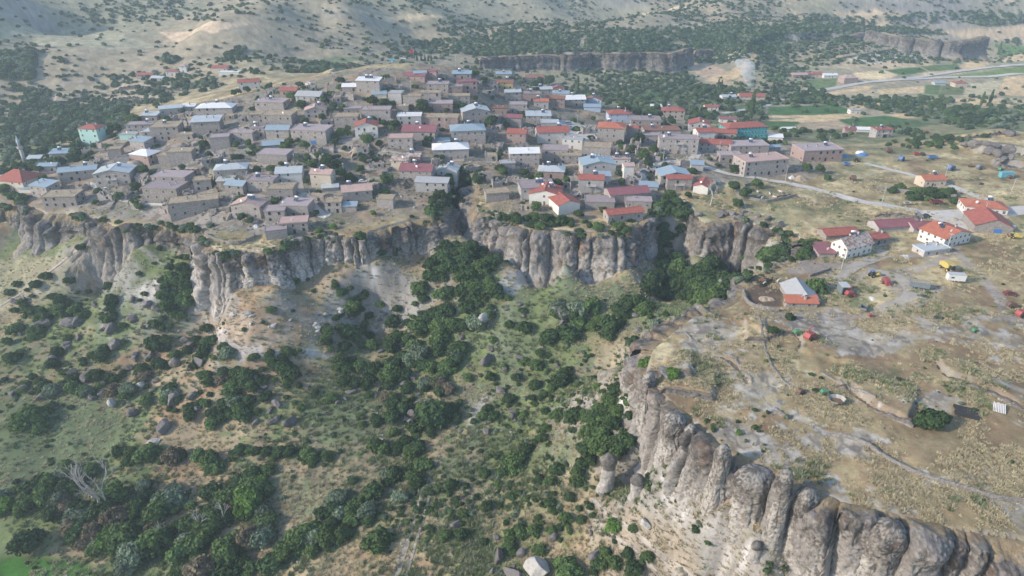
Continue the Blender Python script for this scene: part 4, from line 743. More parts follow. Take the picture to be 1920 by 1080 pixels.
# (region polygon in the picture, count, smallest and largest radius in m, leaf mix, label, group)
VR = [([(845,335),(892,340),(880,400),(872,460),(930,485),(965,520),(905,560),(820,560),(800,505),(848,460),(838,400)], 62, 2.6, 4.8, 'dddm', 'dark bush in the tree-filled ravine between the two cliffs'),
 ([(600,620),(680,545),(900,545),(1000,560),(1240,570),(1268,600),(1190,640),(1100,645),(1000,650),(900,700),(800,700),(650,730)], 150, 2.2, 4.4, 'ddmdmo', 'dark green bush below the village cliffs in mid valley'),
 ([(140,560),(330,560),(420,650),(640,660),(850,690),(850,790),(700,760),(560,790),(400,800),(250,760),(0,730),(0,620)], 190, 1.8, 3.8, 'ddmdor', 'green bush among the dark boulders on the left slope'),
 ([(650,790),(800,720),(870,770),(780,860),(700,850)], 30, 1.8, 3.4, 'dmo', 'green bush near the middle of the weedy meadow'),
 ([(0,900),(150,880),(300,850),(430,860),(560,900),(490,1000),(520,1080),(260,1080),(170,1035),(0,1030)], 125, 2.6, 5.2, 'dmmodfr', 'tall green bush in the thicket above the green field'),
 ([(200,835),(380,850),(540,840),(650,862),(640,880),(520,862),(340,872),(200,858)], 36, 1.6, 2.8, 'dmd', 'green bush in the long hedge row'),
 ([(660,885),(800,870),(790,920),(690,985),(580,1050),(520,1040),(610,960)], 48, 1.8, 3.6, 'dmo', 'green bush in the belt beside the narrow track'),
 ([(840,900),(1110,850),(1200,1000),(1240,1080),(800,1080),(830,960)], 62, 1.2, 2.6, 'mdmfor', 'small green bush on the dry grass slope at bottom centre'),
 ([(1060,790),(1180,715),(1190,830),(1150,900),(1130,880),(1090,850)], 34, 2.0, 3.6, 'dm', 'green bush crowded at the foot of the near cliff'),
 ([(850,690),(1120,650),(1130,790),(1000,850),(840,850)], 44, 1.5, 3.0, 'dmo', 'green bush on the bare slope beneath the near cliff'),
 ([(0,490),(250,500),(340,560),(0,600)], 18, 1.8, 3.2, 'd', 'dark bush on the pale slope at the far left'),
 ([(290,510),(372,470),(372,560),(350,610),(300,590)], 24, 2.4, 4.4, 'd', 'dark bush at the left foot of the rock promontory'),
 ([(1232,385),(1290,400),(1300,480),(1345,500),(1480,470),(1490,490),(1380,530),(1345,565),(1290,575),(1205,545),(1232,470)], 120, 2.4, 4.6, 'ddm', 'dark bush in the gorge right of the village'),
 ([(950,400),(1080,415),(1225,390),(1215,425),(1100,438),(960,430)], 34, 1.6, 3.0, 'dm', 'green bush on the brink of the village cliff'),
 ([(790,365),(880,305),(905,330),(868,410),(800,405)], 26, 2.2, 4.2, 'dm', 'dark bush at the head of the ravine'),
 ([(380,520),(700,520),(700,640),(480,640),(400,600)], 16, 1.5, 3.0, 'd', 'dark bush on the apron below the promontory cliff'),
 ([(640,440),(860,400),(840,470),(720,480)], 16, 1.6, 2.8, 'd', 'dark bush clinging to the mid cliff'),
 ([(0,400),(370,425),(370,490),(0,460)], 26, 1.8, 3.0, 'd', 'dark bush clinging to the left cliff'),
 ([(1480,460),(1540,450),(1560,500),(1500,500)], 8, 2.0, 3.4, 'd', 'dark bush beside the red-roofed lean-to'),
 ([(0,350),(30,355),(50,385),(0,390)], 8, 2.5, 4, 'd', 'dark bush below the mosque'),
 ([(20,480),(250,560),(200,1000),(0,900)], 34, 1.6, 3.4, 'dmo', 'scattered bush on the open left slope')]
MIX = dict(r='dry', d='dark', m='mid', o='olive', f='fresh'); cand = []
for k, (P, n, r0, r1, mx, lb) in enumerate(VR):
    n = int(n * 1.2); r0 *= .8; r1 *= 1.18
    q = scatter(P, n, 40 + k); x, y, z = cast(q[:, 0], q[:, 1]); r = r0 + (r1 - r0) * rs.rand(n) ** 1.4
    for i in range(n):
        f = float(proj(x[i], y[i], z[i])[2]); cand.append((r[i] / f, x[i], y[i], z[i], r[i], MIX[mx[rs.randint(len(mx))]], lb))
# bushes placed one by one: px, py of the foot, radius in px, leaf, words
for px, py, rp_, m_, lb in [(55,795,34,'mid','large round bush alone in the weedy meadow at far left'), (1212,692,22,'fresh','bright green bush on the rim of the near cliff'), (1262,706,16,'fresh','second bright green bush on the rim, right of the first'), (1742,798,32,'dark','big dark round bush beside the rock-cut shelters'),
    (965,875,30,'mid','tall green bush standing alone left of the near cliff'), (710,1020,28,'mid','round bright bush at the lower end of the hedge belt'), (810,790,40,'dark','largest dark bush in the middle of the valley'), (445,935,20,'dark','dark bush hugging the tall leaning slab'), (480,960,24,'dark','dark bush right of the tall leaning slab'),
    (1480,598,13,'dark','round bush at the lower corner of the grey barn'), (1450,622,12,'dark','dark bush on the grass left of the red machine'), (1530,545,26,'mid','large bush against the right side of the grey barn'), (1505,480,17,'dark','bush at the cliff end of the farmyard'), (1062,1075,30,'mid','round bush beside the pale bottom boulder'),
    (1055,718,22,'dark','round dark bush in the open slope at mid picture'), (925,785,15,'dark','conical bush beside the bare pale soil'), (1130,840,34,'mid','big bush at the foot of the leftmost near pillar'), (1190,650,20,'dark','dark bush under the cliff corner'), (690,965,24,'olive','blue-green bush in the hedge belt'), (570,1010,28,'mid','bushy clump left of the hedge belt'), (500,985,26,'mid','dark bush beneath the dead branches'),
    (1340,940,10,'mid','small bush on the shoulder of the great pillar'), (1365,865,9,'fresh','small bright bush on top of the great pillar'), (1385,812,8,'fresh','tiny bright bush on the near plateau edge'), (1305,995,12,'dark','dark bush beside the pale rock apron'), (1462,978,10,'dark','small bush in the cleft of the near cliff')]:
    x, y, z = at(px, py); f = float(proj(x, y, z)[2]); plant(x, y, z - .3, rp_ / FPX * f, 'bush', m_, 1.05, lb)
cand.sort(key=lambda c: -c[0])
for c in cand[:270]: plant(c[1], c[2], c[3] - .25, c[4], 'bush', c[5], rs.uniform(.8, 1.25), c[6], 'bushes of the valley')
# village and farm trees, each placed: px, py foot, radius px, height ratio, leaf
VT = '''270 328 12 d|286 332 9 d|252 238 16 m|262 232 10 m|345 215 8 d|395 262 8 d|548 190 12 m|565 205 12 m|610 196 10 d|625 208 10 d|642 206 8 m|700 200 14 d|720 203 12 d|738 200 8 d|792 208 14 d|806 212 8 d|868 212 12 d|838 212 8 d|908 158 9 d|890 135 8 m|875 128 7 d|905 205 8 d|700 232 10 d|742 242 12 d|720 238 9 m|735 248 9 m|640 258 12 m|655 256 9 m|630 262 8 m|690 272 14 m|712 276 9 d|545 275 12 m|560 268 8 m|588 318 14 m|615 312 16 d|628 322 10 d|600 302 12 m|560 300 8 m|640 335 14 d|655 340 12 d|575 345 8 d|805 268 14 d|800 278 9 d|920 238 14 d|905 245 10 d|950 240 8 d|960 200 8 d|985 205 8 m|820 305 10 d|828 300 8 m|835 320 10 m|1030 160 12 d|1012 158 9 d|1000 160 8 m|1170 215 14 d|1150 218 9 m|1140 200 8 d|1195 215 10 d|1210 200 8 m|1195 270 14 d|1225 290 12 m|1205 300 14 m|1185 285 9 d|1170 300 8 m|1240 300 9 m|1245 315 8 d|1215 315 10 d|1260 235 9 d|1205 262 8 d|1190 250 9 d|1375 325 11 d|1392 318 8 d|1445 295 8 d|1512 322 11 m|1536 326 12 d|1550 340 9 m|1375 360 14 d|1395 372 14 d|1418 355 13 m|1382 390 12 m|1255 375 13 m|1270 390 14 d|1235 395 12 m|1290 372 9 d|1062 345 10 m|1045 352 12 d|1165 345 8 m|1158 330 8 m|1022 420 14 d|1050 420 12 d|1005 395 12 m|1085 410 12 d|1130 400 9 d|1060 330 9 m|1235 340 8 m|1040 325 8 d|865 345 10 m|895 345 12 d|1430 270 8 d|400 395 8 o|455 415 11 d|470 420 9 d|395 425 10 o|350 435 9 d|345 440 8 d|250 385 10 m|262 395 10 m|180 385 8 m|185 365 9 d|70 420 10 o|600 440 9 f|625 430 8 f|700 405 8 f|330 350 9 m|75 325 10 d|90 320 8 m|160 300 8 d|205 255 10 d|212 262 8 d|172 262 6 d|440 180 8 d|465 175 9 d|448 178 8 d|505 170 9 d'''
for ln in VT.split('|'):
    a_ = ln.split(); px, py, rp_ = float(a_[0]), float(a_[1]), float(a_[2]); x, y, z = at(px, py); f = float(proj(x, y, z)[2]); m_ = MIX[a_[3]]; kd = 'tree' if m_ in TREE and rp_ > 7 else 'bush'
    plant(x, y, z - .3, rp_ / FPX * f * .95, kd, m_, .95, 'leafy green tree standing between the village houses', 'trees between the village houses')
for px, py in scatter([(60,345),(160,285),(260,240),(400,205),(560,160),(780,135),(900,150),(1010,175),(1120,215),(1290,260),(1360,310),(1240,345),(1180,385),(980,395),(900,330),(820,345),(700,370),(560,420),(430,410),(340,400),(150,380)], 380, 905):
    x, y, z = at(px, py)
    if any(abs(x - b['o'].location.x) < b['L'] * .62 and abs(y - b['o'].location.y) < b['D'] * .8 + 1 for b in BLD) or NB[0] > 26 + 270 + 124 + 140: continue
    plant(x, y, z - .3, rs.uniform(1.6, 3.4), 'bush' if rs.rand() < .5 else 'tree', 'dark' if rs.rand() < .6 else 'mid', .95, 'leafy green tree standing between the village houses', 'trees between the village houses')
for px, py in [(782,114),(790,114),(797,114),(803,115),(809,116)]:
    x, y, z = at(px, py); plant(x, y, z, 2.0, 'pine', 'pine', 1.9, 'dark conifer in the short row on the hilltop right of the flag', 'conifers on the hilltop', 'conifer')
for px, py, h, lb in [(1407,224,22,'tall narrow poplar behind the turquoise school'), (1083,172,14,'slim poplar at the village edge below the far cliff'), (1346,168,10,'short poplar near the smoke'), (1352,168,9,'second short poplar near the smoke, on the right'), (1447,182,16,'poplar at the left of the big valley grove'), (1854,198,14,'poplar in the right-hand valley grove'), (1838,200,13,'poplar left of the right-hand grove'), (1872,100,16,'tall poplar right of the far mesa')]:
    x, y, z = at(px, py); plant(x, y, z, h / 3.3, 'poplar', 'mid', 1, lb)
VG = [([(1480,195),(1500,170),(1540,168),(1560,185),(1530,195)], 16, 4, 6, 'tree in the dense grove by the valley road'), ([(1770,215),(1830,200),(1880,200),(1900,220),(1830,238),(1780,232)], 40, 3.5, 5.5, 'tree in the big dark wood beyond the plateau'),
      ([(1600,190),(1700,186),(1780,192),(1770,208),(1620,204)], 26, 3, 5, 'tree along the valley hedge'), ([(1440,245),(1600,250),(1600,268),(1470,262)], 22, 2.5, 4, 'tree behind the village edge'), ([(1140,205),(1300,200),(1340,225),(1200,222)], 30, 3, 5, 'tree in the orchard beyond the village'),
      ([(1280,160),(1440,170),(1440,195),(1300,185)], 40, 2.5, 4.5, 'tree in the valley hedges near the smoke'), ([(1060,155),(1280,140),(1280,165),(1080,172)], 30, 2.5, 4, 'tree below the far cliff'), ([(1670,265),(1860,255),(1800,280),(1660,280)], 30, 2, 3.5, 'dark bush at the far edge of the meadow'), ([(1640,355),(1700,340),(1760,362),(1820,365),(1800,385),(1700,378)], 22, 2.2, 3.6, 'bush in the hedge round the lone cream house'), ([(1850,65),(1940,60),(1940,82),(1860,82)], 16, 4, 6, 'tree right of the far mesa')]
rest = [(c[1], c[2], c[3], c[4], c[5]) for c in cand[270:]]; nt_ = 0
for k, (P, n, r0, r1, lb) in enumerate(VG):
    q = offfield(scatter(P, n, 140 + k)); n = len(q); x, y, z = cast(q[:, 0], q[:, 1]); 
    for i in range(n):
        r = rs.uniform(r0, r1)
        if nt_ < 150 and i < n * .65: nt_ += 1; plant(x[i], y[i], z[i] - .3, r * .8, 'tree', 'dark' if rs.rand() < .7 else 'mid', .9, lb, 'trees of the valley groves')
        else: rest.append((x[i], y[i], z[i], r, 'dark'))
# ---- masses nobody could count, instanced on points
def stuff(name, meshes, pts, mats_=None, label=None):
    col_ = bpy.data.collections.new(name + '_sources')
    for me in meshes: col_.objects.link(bpy.data.objects.new(name + '_source', me))
    P = np.array([(p[0], p[1], p[2]) for p in pts], np.float32); me = bpy.data.meshes.new(name); me.vertices.add(len(P)); me.vertices.foreach_set('co', P.ravel())
    sc_ = me.attributes.new('sc', 'FLOAT_VECTOR', 'POINT'); S = np.array([p[3] for p in pts], np.float32); sc_.data.foreach_set('vector', S.ravel())
    r_ = np.random.RandomState(len(P)); ro = me.attributes.new('ro', 'FLOAT_VECTOR', 'POINT'); ro.data.foreach_set('vector', np.c_[np.zeros(len(P)), np.zeros(len(P)), r_.uniform(0, 6.28, len(P))].astype(np.float32).ravel())
    o = link(name, me); g = bpy.data.node_groups.new(name, 'GeometryNodeTree'); g.interface.new_socket('Geometry', in_out='INPUT', socket_type='NodeSocketGeometry'); g.interface.new_socket('Geometry', in_out='OUTPUT', socket_type='NodeSocketGeometry')
    N = g.nodes; gi = N.new('NodeGroupInput'); go = N.new('NodeGroupOutput'); ip = N.new('GeometryNodeInstanceOnPoints'); ci = N.new('GeometryNodeCollectionInfo'); ci.inputs[0].default_value = col_; ci.inputs['Separate Children'].default_value = True; ci.inputs['Reset Children'].default_value = True
    a1 = N.new('GeometryNodeInputNamedAttribute'); a1.data_type = 'FLOAT_VECTOR'; a1.inputs[0].default_value = 'sc'; a2 = N.new('GeometryNodeInputNamedAttribute'); a2.data_type = 'FLOAT_VECTOR'; a2.inputs[0].default_value = 'ro'
    L_ = g.links.new; L_(gi.outputs[0], ip.inputs['Points']); L_(ci.outputs[0], ip.inputs['Instance']); ip.inputs['Pick Instance'].default_value = True; L_(a1.outputs[0], ip.inputs['Scale']); L_(a2.outputs[0], ip.inputs['Rotation']); L_(ip.outputs[0], go.inputs[0])
    md = o.modifiers.new('scatter', 'NODES'); md.node_group = g; tag(o, label, kind='stuff'); return o
stuff('bushes', [BUSH['dark'][0], BUSH['dark'][1], BUSH['mid'][0], BUSH['mid'][1], BUSH['dark'][2]], [(x, y, z - .3, (r, r, r * rs.uniform(.8, 1.2))) for x, y, z, r, m in rest])
def wscatter(n, r0, r1, a0, a1, dens, size, seed, zoff=-.2, logr=False):
    q = np.random.RandomState(seed); r = (np.exp(q.uniform(math.log(r0), math.log(r1), n)) if logr else np.sqrt(q.uniform(r0 * r0, r1 * r1, n))); a = np.radians(q.uniform(a0, a1, n)); x = r * np.sin(a); y = r * np.cos(a); k = dens(x, y) > q.rand(n); x, y = x[k], y[k]; z = hz(x, y); s = q.uniform(size[0], size[1], len(x)) ** 1.0
    return [(x[i], y[i], z[i] + zoff, (s[i], s[i], s[i] * q.uniform(.7, 1.2))) for i in range(len(x))]
FIELDS = [W(P) for P in ([(1430,196),(1640,205),(1760,225),(1830,243),(1740,250),(1560,242),(1430,240)], [(1520,126),(1960,110),(1960,182),(1800,180),(1520,182)], [(1285,118),(1400,118),(1400,158),(1310,158)], [(1740,40),(1960,40),(1960,78),(1740,66)], [(740,128),(820,110),(900,130),(880,160),(640,150)])]
def dfar(x, y):
    return np.clip(dfar_(x, y) * 1.5, 0, 1)
def dfar_(x, y):
    m = np.ones(x.shape)
    for P in FIELDS: m[pip(x, y, P)] = .02
    f = fbm(x, y, 150, 4, 71) + .5 * fbm(x, y, 40, 3, 73); px, py, _ = proj(x, y, hz(x, y))
    m *= np.clip(.14 + .9 * sstep(-.08, .25, f), 0, 1); m *= np.where(pip(px, py, np.array([(-100, 60), (300, 40), (480, 40), (640, 100), (500, 150), (330, 200), (200, 190), (-100, 200)])), .2, 1)
    return m
pts = wscatter(52000, 640, 2600, -44, 44, dfar, (1.3, 3.2), 5, logr=True)
P_band = [([(760,80),(900,70),(1000,60),(1240,70),(1280,96),(1100,92),(900,104),(800,100)], 900, 2, 3.6), ([(1240,60),(1500,44),(1640,52),(1640,62),(1480,64),(1300,88)], 500, 2, 3.5), ([(0,100),(70,98),(60,150),(0,150)], 120, 3, 5), ([(0,180),(120,210),(240,205),(240,240),(150,270),(150,300),(60,320),(0,340)], 300, 2.2, 4.5),
          ([(200,145),(330,135),(420,160),(300,205),(220,190)], 110, 1.8, 3.2), ([(20,160),(180,180),(210,200),(60,210)], 120, 1.5, 3), ([(310,105),(335,108),(330,122),(305,120)], 14, 2.5, 4.5), ([(415,108),(458,90),(462,116),(415,118)], 26, 3, 5), ([(1660,50),(1720,55),(1846,66),(1700,64)], 120, 1.6, 3), ([(880,105),(1280,100),(1380,84),(1500,66),(1640,66),(1640,72),(1290,118),(1240,132),(900,120)], 240, 1.6, 3),
          ([(1050,165),(1290,160),(1440,195),(1440,245),(1200,215)], 170, 1.6, 3.4), ([(1440,180),(1560,186),(1780,182),(1960,190),(1960,240),(1850,246),(1640,262),(1500,262)], 200, 1.5, 3.2), ([(1280,88),(1400,76),(1640,60),(1640,72),(1500,96),(1400,112),(1300,122)], 420, 1.6, 3.4), ([(1300,60),(1640,40),(1640,56),(1300,84)], 300, 1.8, 3.4), ([(960,70),(1500,30),(1900,20),(1900,40),(1500,60),(1000,96)], 800, 1.6, 3.2), ([(1640,52),(1840,58),(1846,68),(1640,62)], 160, 1.6, 3.4), ([(900,96),(1280,88),(1290,96),(900,106)], 260, 1.6, 3.2), ([(1640,30),(1700,42),(1960,52),(1960,30)], 120, 3, 5), ([(830,135),(980,150),(1100,180),(1000,150)], 30, 1.6, 3), ([(1130,215),(1340,230),(1500,275),(1340,262)], 50, 1.5, 2.6), ([(480,150),(640,175),(600,205),(480,190)], 36, 1.3, 2.4)]
for k, (P, n, r0, r1) in enumerate(P_band):
    q = offfield(scatter(P, n, 240 + k)); n = len(q); x, y, z = cast(q[:, 0], q[:, 1]); pts += [(x[i], y[i], z[i] - .2, (s_, s_, s_ * 1.1)) for i, s_ in enumerate(rs.uniform(r0, r1, n))]
stuff('distant_scrub', [LOWB['dark'], LOWB['mid'], LOWB['olive'], LOWB['dark']], pts)
# low weeds, tufts and stones on the near ground
def tuftmesh(c, seed, n=26, h=.55):
    r_ = random.Random(seed); mb = MB()
    for i in range(n):
        a = r_.uniform(0, 6.3); d = r_.uniform(0, .45); x, y = d * cos(a), d * sin(a); b = r_.uniform(0, 6.3); w_ = .08; e = r_.uniform(.15, .4)
        mb.poly([(x - w_ * cos(b), y - w_ * sin(b), 0), (x + w_ * cos(b), y + w_ * sin(b), 0), (x + e * cos(a), y + e * sin(a), h * r_.uniform(.6, 1.2))])
    return mb.mesh('tuft', c)
M_straw = mat('dry_grass', (.57, .51, .35), rough=.9, var=.3, vs=.4, bump=0, objrand=.25, trans=.2, det=2); M_weed = mat('green_weed', (.24, .29, .14), rough=.9, var=.3, vs=.4, bump=0, objrand=.25, trans=.2, det=2); M_weed2 = mat('grey_weed', (.30, .34, .23), rough=.9, var=.3, bump=0, objrand=.2, trans=.2, det=2)
def dplat(x, y): 
    px, py, _ = proj(x, y, hz(x, y)); ins = pip(x, y, VALLEY); r_ = fbm(x * .9 + y * .35, y * 1.3 - x * .3, 20, 5, 61); return np.where(ins, 0, np.clip(.25 + 1.8 * fbm(x, y, 9, 3, 81), .02, 1)) * np.where(r_ > .1, .15, 1) * sstep(430, 300, y) * np.where(pip(x, y, villp), .5, 1)
def dplg(x, y): return dplat(x, y) * sstep(.0, .3, fbm(x, y, 14, 3, 85))
def dval(x, y): return pip(x, y, VALLEY) * np.clip(.3 + 1.6 * fbm(x, y, 16, 3, 83), 0, 1)
stuff('dry_grass', [tuftmesh(M_straw, 1), tuftmesh(M_straw, 2, 34, .45)], wscatter(190000, 100, 420, -46, 46, dplat, (.5, 1.45), 9, -.05, True))
stuff('weeds', [tuftmesh(M_weed, 3, 34, .6), tuftmesh(M_weed2, 4, 30, .7), tuftmesh(M_weed, 5, 40, .4)], wscatter(70000, 100, 400, -46, 46, dplg, (.6, 1.9), 10, -.05, True) + wscatter(60000, 110, 420, -46, 40, dval, (.6, 2.0), 12, -.05, True))
stuff('valley_grass', [tuftmesh(M_straw, 6), tuftmesh(M_straw, 7, 34, .5)], wscatter(100000, 110, 420, -46, 40, lambda x, y: pip(x, y, VALLEY) * np.clip(.3 - 1.4 * fbm(x, y, 16, 3, 83), 0, 1), (.5, 1.5), 14, -.05, True))
_e = resample(chaikin(EDGE, 2), 1.2); _e = _e + rs.normal(size=_e.shape) * 2.2; _k = fbm(_e[:, 0], _e[:, 1], 12, 3, 99) > -.02; _e = _e[_k & (_e[:, 1] > 215)]; _z = Uf(_e[:, 0], _e[:, 1]); RIM = [(a_, b_, c_ + .2, (s_, s_, s_)) for a_, b_, c_, s_ in zip(_e[:, 0], _e[:, 1], _z, rs.uniform(.6, 2.2, len(_e)))]
stuff('low_shrubs', [LOWB['dark'], LOWB['mid'], LOWB['dark'], LOWB['olive']], wscatter(15000, 110, 420, -46, 40, lambda x, y: pip(x, y, VALLEY) * np.clip(1.2 * fbm(x, y, 26, 4, 91), 0, 1), (.4, 1.3), 15, -.1, True) + wscatter(4000, 100, 480, -46, 46, lambda x, y: (~pip(x, y, VALLEY)) * np.clip(fbm(x, y, 20, 3, 93) * 1.4 - .1, 0, 1), (.3, 1.0), 16, -.1, True) + RIM)
# ---------------------------------------------------------------- boulders and spires
M_rock = mat('boulder_rock', (.20, .185, .18), rough=.95, var=.3, vs=.9, bump=1, bs=1.4, spots=[((.105, .10, .10), .5, .42, .6), ((.34, .33, .32), 1.3, .56, .72), ((.26, .19, .14), .5, .62, .8)], objrand=.2, det=8)
M_prock = mat('pale_rock', (.46, .445, .42), rough=.95, var=.2, vs=.9, bump=.8, bs=1.4, spots=[((.26, .25, .24), .8, .5, .7)], det=8)
def boulder(seed, sub=4, cuts=15):
    import bmesh
    bm = bmesh.new(); bmesh.ops.create_icosphere(bm, subdivisions=sub, radius=1); r_ = np.random.RandomState(seed); P = np.array([v.co[:] for v in bm.verts]); P = P / np.linalg.norm(P, axis=1)[:, None]
    for k in range(cuts):
        n = r_.normal(size=3); n /= np.linalg.norm(n); d = r_.uniform(.5, .88); e = P @ n - d; P = P - np.outer(np.clip(e, 0, None) * .985, n)
    P *= np.array((1, r_.uniform(.7, 1), r_.uniform(.6, .95))); nn = fbm(P[:, 0] * 1, P[:, 1], .6, 3, seed, P[:, 2]); n2_ = fbm(P[:, 0] * 1, P[:, 1], .22, 2, seed, P[:, 2]); P *= (1 + nn * .10 + n2_ * .04)[:, None]
    for v, p in zip(bm.verts, P): v.co = p
    me = bpy.data.meshes.new('boulder'); bm.to_mesh(me); bm.free(); return me
BO = [boulder(500 + i) for i in range(7)]; BOp = [b.copy() for b in BO[:3]]
for b in BO: b.materials.append(M_rock)
for b in BOp: b.materials.append(M_prock)
def rock(px, py, wpx, hr=.8, pale=0, lb=None, gp=None, rot=None, tilt=0, el=None):
    x, y, z = at(px, py); f = float(proj(x, y, z)[2]); r = wpx / 2 / FPX * f; r_ = random.Random(px * 7 + py); me = (BOp if pale else BO)[r_.randrange(3 if pale else 7)]
    o = link('boulder', me, None, (x, y, z + r * hr * .35), 0, (r, r * (el or r_.uniform(.75, 1)), r * hr)); o.rotation_euler = (R(tilt), 0, r_.uniform(0, 6.3) if rot is None else R(rot)); return (AUTO.append((o, lb, 'rock', r, gp)) if gp else None, tag(o, lb or 'dark grey boulder', 'boulder', gp))[1]
for px, py, w_, hr, pl, lb in [(447,940,36,1.5,0,'tall leaning grey slab standing above the thicket'), (915,598,60,.6,1,'long pale fallen slab pointing uphill in mid valley'), (1048,592,52,.9,0,'big cracked boulder right of the fallen slab'), (1352,550,40,1.3,0,'large rounded boulder at the gorge rim beside the cattle pen'), (1345,575,36,.9,0,'broad rounded boulder just below the largest gorge-rim one'), (1008,1078,60,1.2,1,'big pale angular boulder at the bottom edge'), (935,1050,30,1.6,0,'narrow dark boulder left of the pale angular one'), (958,1078,44,.8,0,'rounded dark boulder at the bottom edge'), (978,1040,26,1,0,'small dark boulder touching the pale angular one'), (1120,1045,40,1,0,'dark boulder right of the bottom centre bush'), (1080,1080,26,1,0,'dark boulder cut by the bottom edge right of the bush'), (1038,1012,22,1.4,0,'small upright pointed dark boulder above the pale one'),
    (1208,985,30,.9,1,'white rounded boulder on the track slope'), (940,735,26,.8,0,'dark boulder in the middle of the slope'), (912,680,36,1,0,'dark domed boulder below the long slab'), (780,668,34,.9,0,'dark boulder under the ravine bushes'), (912,812,22,1.1,0,'reddish boulder below the bare soil'), (310,805,40,1,0,'isolated dark boulder right of the left meadow'), (168,710,36,1.1,0,'square dark boulder upper left of the meadow'), (80,612,34,1,0,'dark boulder in the upper left thicket'), (135,610,40,.8,0,'broad dark boulder right of the upper left one'), (210,622,24,1.5,0,'upright dark boulder above the second upright one'), (216,652,26,1.6,0,'second upright dark boulder below the first'), (375,682,28,1,0,'rounded grey boulder by the promontory track'), (330,685,26,1.5,0,'tall grey boulder left of the rounded one'), (405,715,28,.8,1,'flat pale boulder below the rounded grey one'), (212,760,24,1.5,1,'pale upright boulder above the meadow'), (265,728,26,1,1,'pale boulder right of the pale upright one'), (325,752,36,.8,0,'wide dark boulder in the boulder field'), (545,795,34,1,0,'dark boulder at the right end of the boulder field'), (305,545,30,1,0,'dark boulder at the left foot of the promontory'), (358,650,30,.8,0,'grey boulder at the tip of the promontory apron'), (290,830,30,.4,1,'low pale slab above the hedge row'), (930,1010,18,.8,0,'small dark boulder above the hollow'), (855,985,24,.8,0,'dark boulder beside the narrow track'), (760,852,20,.8,0,'small grey boulder at the meadow edge'), (1215,638,26,1.2,0,'dark boulder on the cliff corner rim'), (1240,640,26,.9,0,'second dark boulder on the cliff corner rim'), (1245,702,44,.8,0,'broad boulder behind the bright rim bush'), (1285,600,24,1.1,0,'dark boulder at the gorge mouth')]:
    rock(px, py, w_, hr, pl, lb, None, 50 if 'long pale' in lb else None, 0, .38 if 'long pale' in lb else None)
nb = 0
for k, (P, n, a_, b_, lb) in enumerate([([(0,560),(330,560),(420,700),(640,720),(860,700),(850,800),(600,790),(400,800),(250,780),(0,740)], 95, 10, 26, 'dark grey boulder among the bushes of the left slope'), ([(650,560),(900,560),(1250,570),(1200,640),(900,690),(650,700)], 45, 9, 20, 'dark boulder half hidden in the mid valley scrub'), ([(850,700),(1120,660),(1130,850),(850,850)], 22, 8, 18, 'small dark rock on the bare slope below the near cliff'), ([(840,900),(1110,880),(1230,1080),(800,1080)], 22, 7, 16, 'small dark rock on the bottom grass slope'), ([(1240,480),(1340,500),(1460,500),(1340,560),(1220,560)], 22, 10, 24, 'dark boulder in the gorge'), ([(1290,400),(1400,380),(1480,430),(1390,425)], 18, 10, 22, 'rounded boulder on the gorge rim'), ([(1640,420),(1760,400),(1720,425),(1660,435)], 8, 8, 20, 'grey rock beside the cattle shed meadow'), ([(390,590),(640,580),(700,520),(620,620),(420,640)], 16, 8, 20, 'pale rock fallen below the promontory cliff'), ([(1780,270),(1900,250),(1910,300),(1830,310)], 16, 12, 30, 'dark rock of the outcrop at the right edge')]):
    q = scatter(P, n, 640 + k)
    for i in range(n): rock(float(q[i, 0]), float(q[i, 1]), rs.uniform(a_, b_), rs.uniform(.6, 1.1), 1 if 'pale' in lb else 0, lb, 'boulders of the valley' if 'pale' not in lb else 'pale fallen rocks')
SM = [boulder(600 + i, 2, 6) for i in range(3)]
for b in SM: b.materials.append(M_rock)
SMp = boulder(610, 2, 6); SMp.materials.append(M_prock)
stuff('loose_stones', SM + [SMp], wscatter(9000, 100, 420, -46, 42, lambda x, y: pip(x, y, VALLEY) * np.clip(.1 + fbm(x, y, 22, 3, 95), 0, 1), (.15, .7), 17, 0, True) + wscatter(7000, 100, 480, -46, 42, lambda x, y: (~pip(x, y, VALLEY)) * np.clip(.1 + fbm(x, y, 12, 3, 97), 0, 1), (.1, .45), 18, 0, True)
      + wscatter(9000, 300, 520, -42, 14, lambda x, y: pip(x, y, villp) * np.clip(.3 + fbm(x, y, 12, 3, 98), 0, 1), (.25, .9), 19, 0, True))
def spire(px, py, wpx, hpx, seed, lb):
    x, y, z = at(px, py); f = float(proj(x, y, z)[2]); s = FPX / f; r = wpx / 2 / s; H = hpx / s / .72; n = 40; m = 30; a = np.linspace(0, 2 * pi, n, endpoint=False)[None, :]; t = np.linspace(0, 1, m)[:, None]
    prof = r * (1.35 - .75 * t ** .6) * np.where(t > .62, 1.0 + .35 * np.sin((t - .62) / .38 * pi), 1) * np.sqrt(np.clip(1 - np.clip((t - .85) / .15, 0, 1) ** 2, 0.0004, 1)); X = prof * np.cos(a); Y = prof * np.sin(a) * .8; Z = t * H - 1.5 + 0 * a
    d = 1 + .35 * fbm(X + seed, Y, 2.2, 3, seed, Z) ; X = X * d; Y = Y * d; c = np.where(t > .6, .17, .42) + .12 * fbm(X, Y, 1, 3, seed, Z); colr = np.repeat(c.reshape(-1, 1), 3, 1) * np.array((1, .96, .92))
    idx = np.arange(n * m).reshape(m, n); F = np.stack([idx[:-1], np.roll(idx[:-1], -1, 1), np.roll(idx[1:], -1, 1), idx[1:]], -1).reshape(-1, 4)
    o = link('rock_spire', np_mesh('rock_spire', np.c_[X.ravel(), Y.ravel(), Z.ravel()], F, [M_cliff], True, np.clip(colr, .05, .8)), None, (x, y, z)); tag(o, lb, 'rock spire')
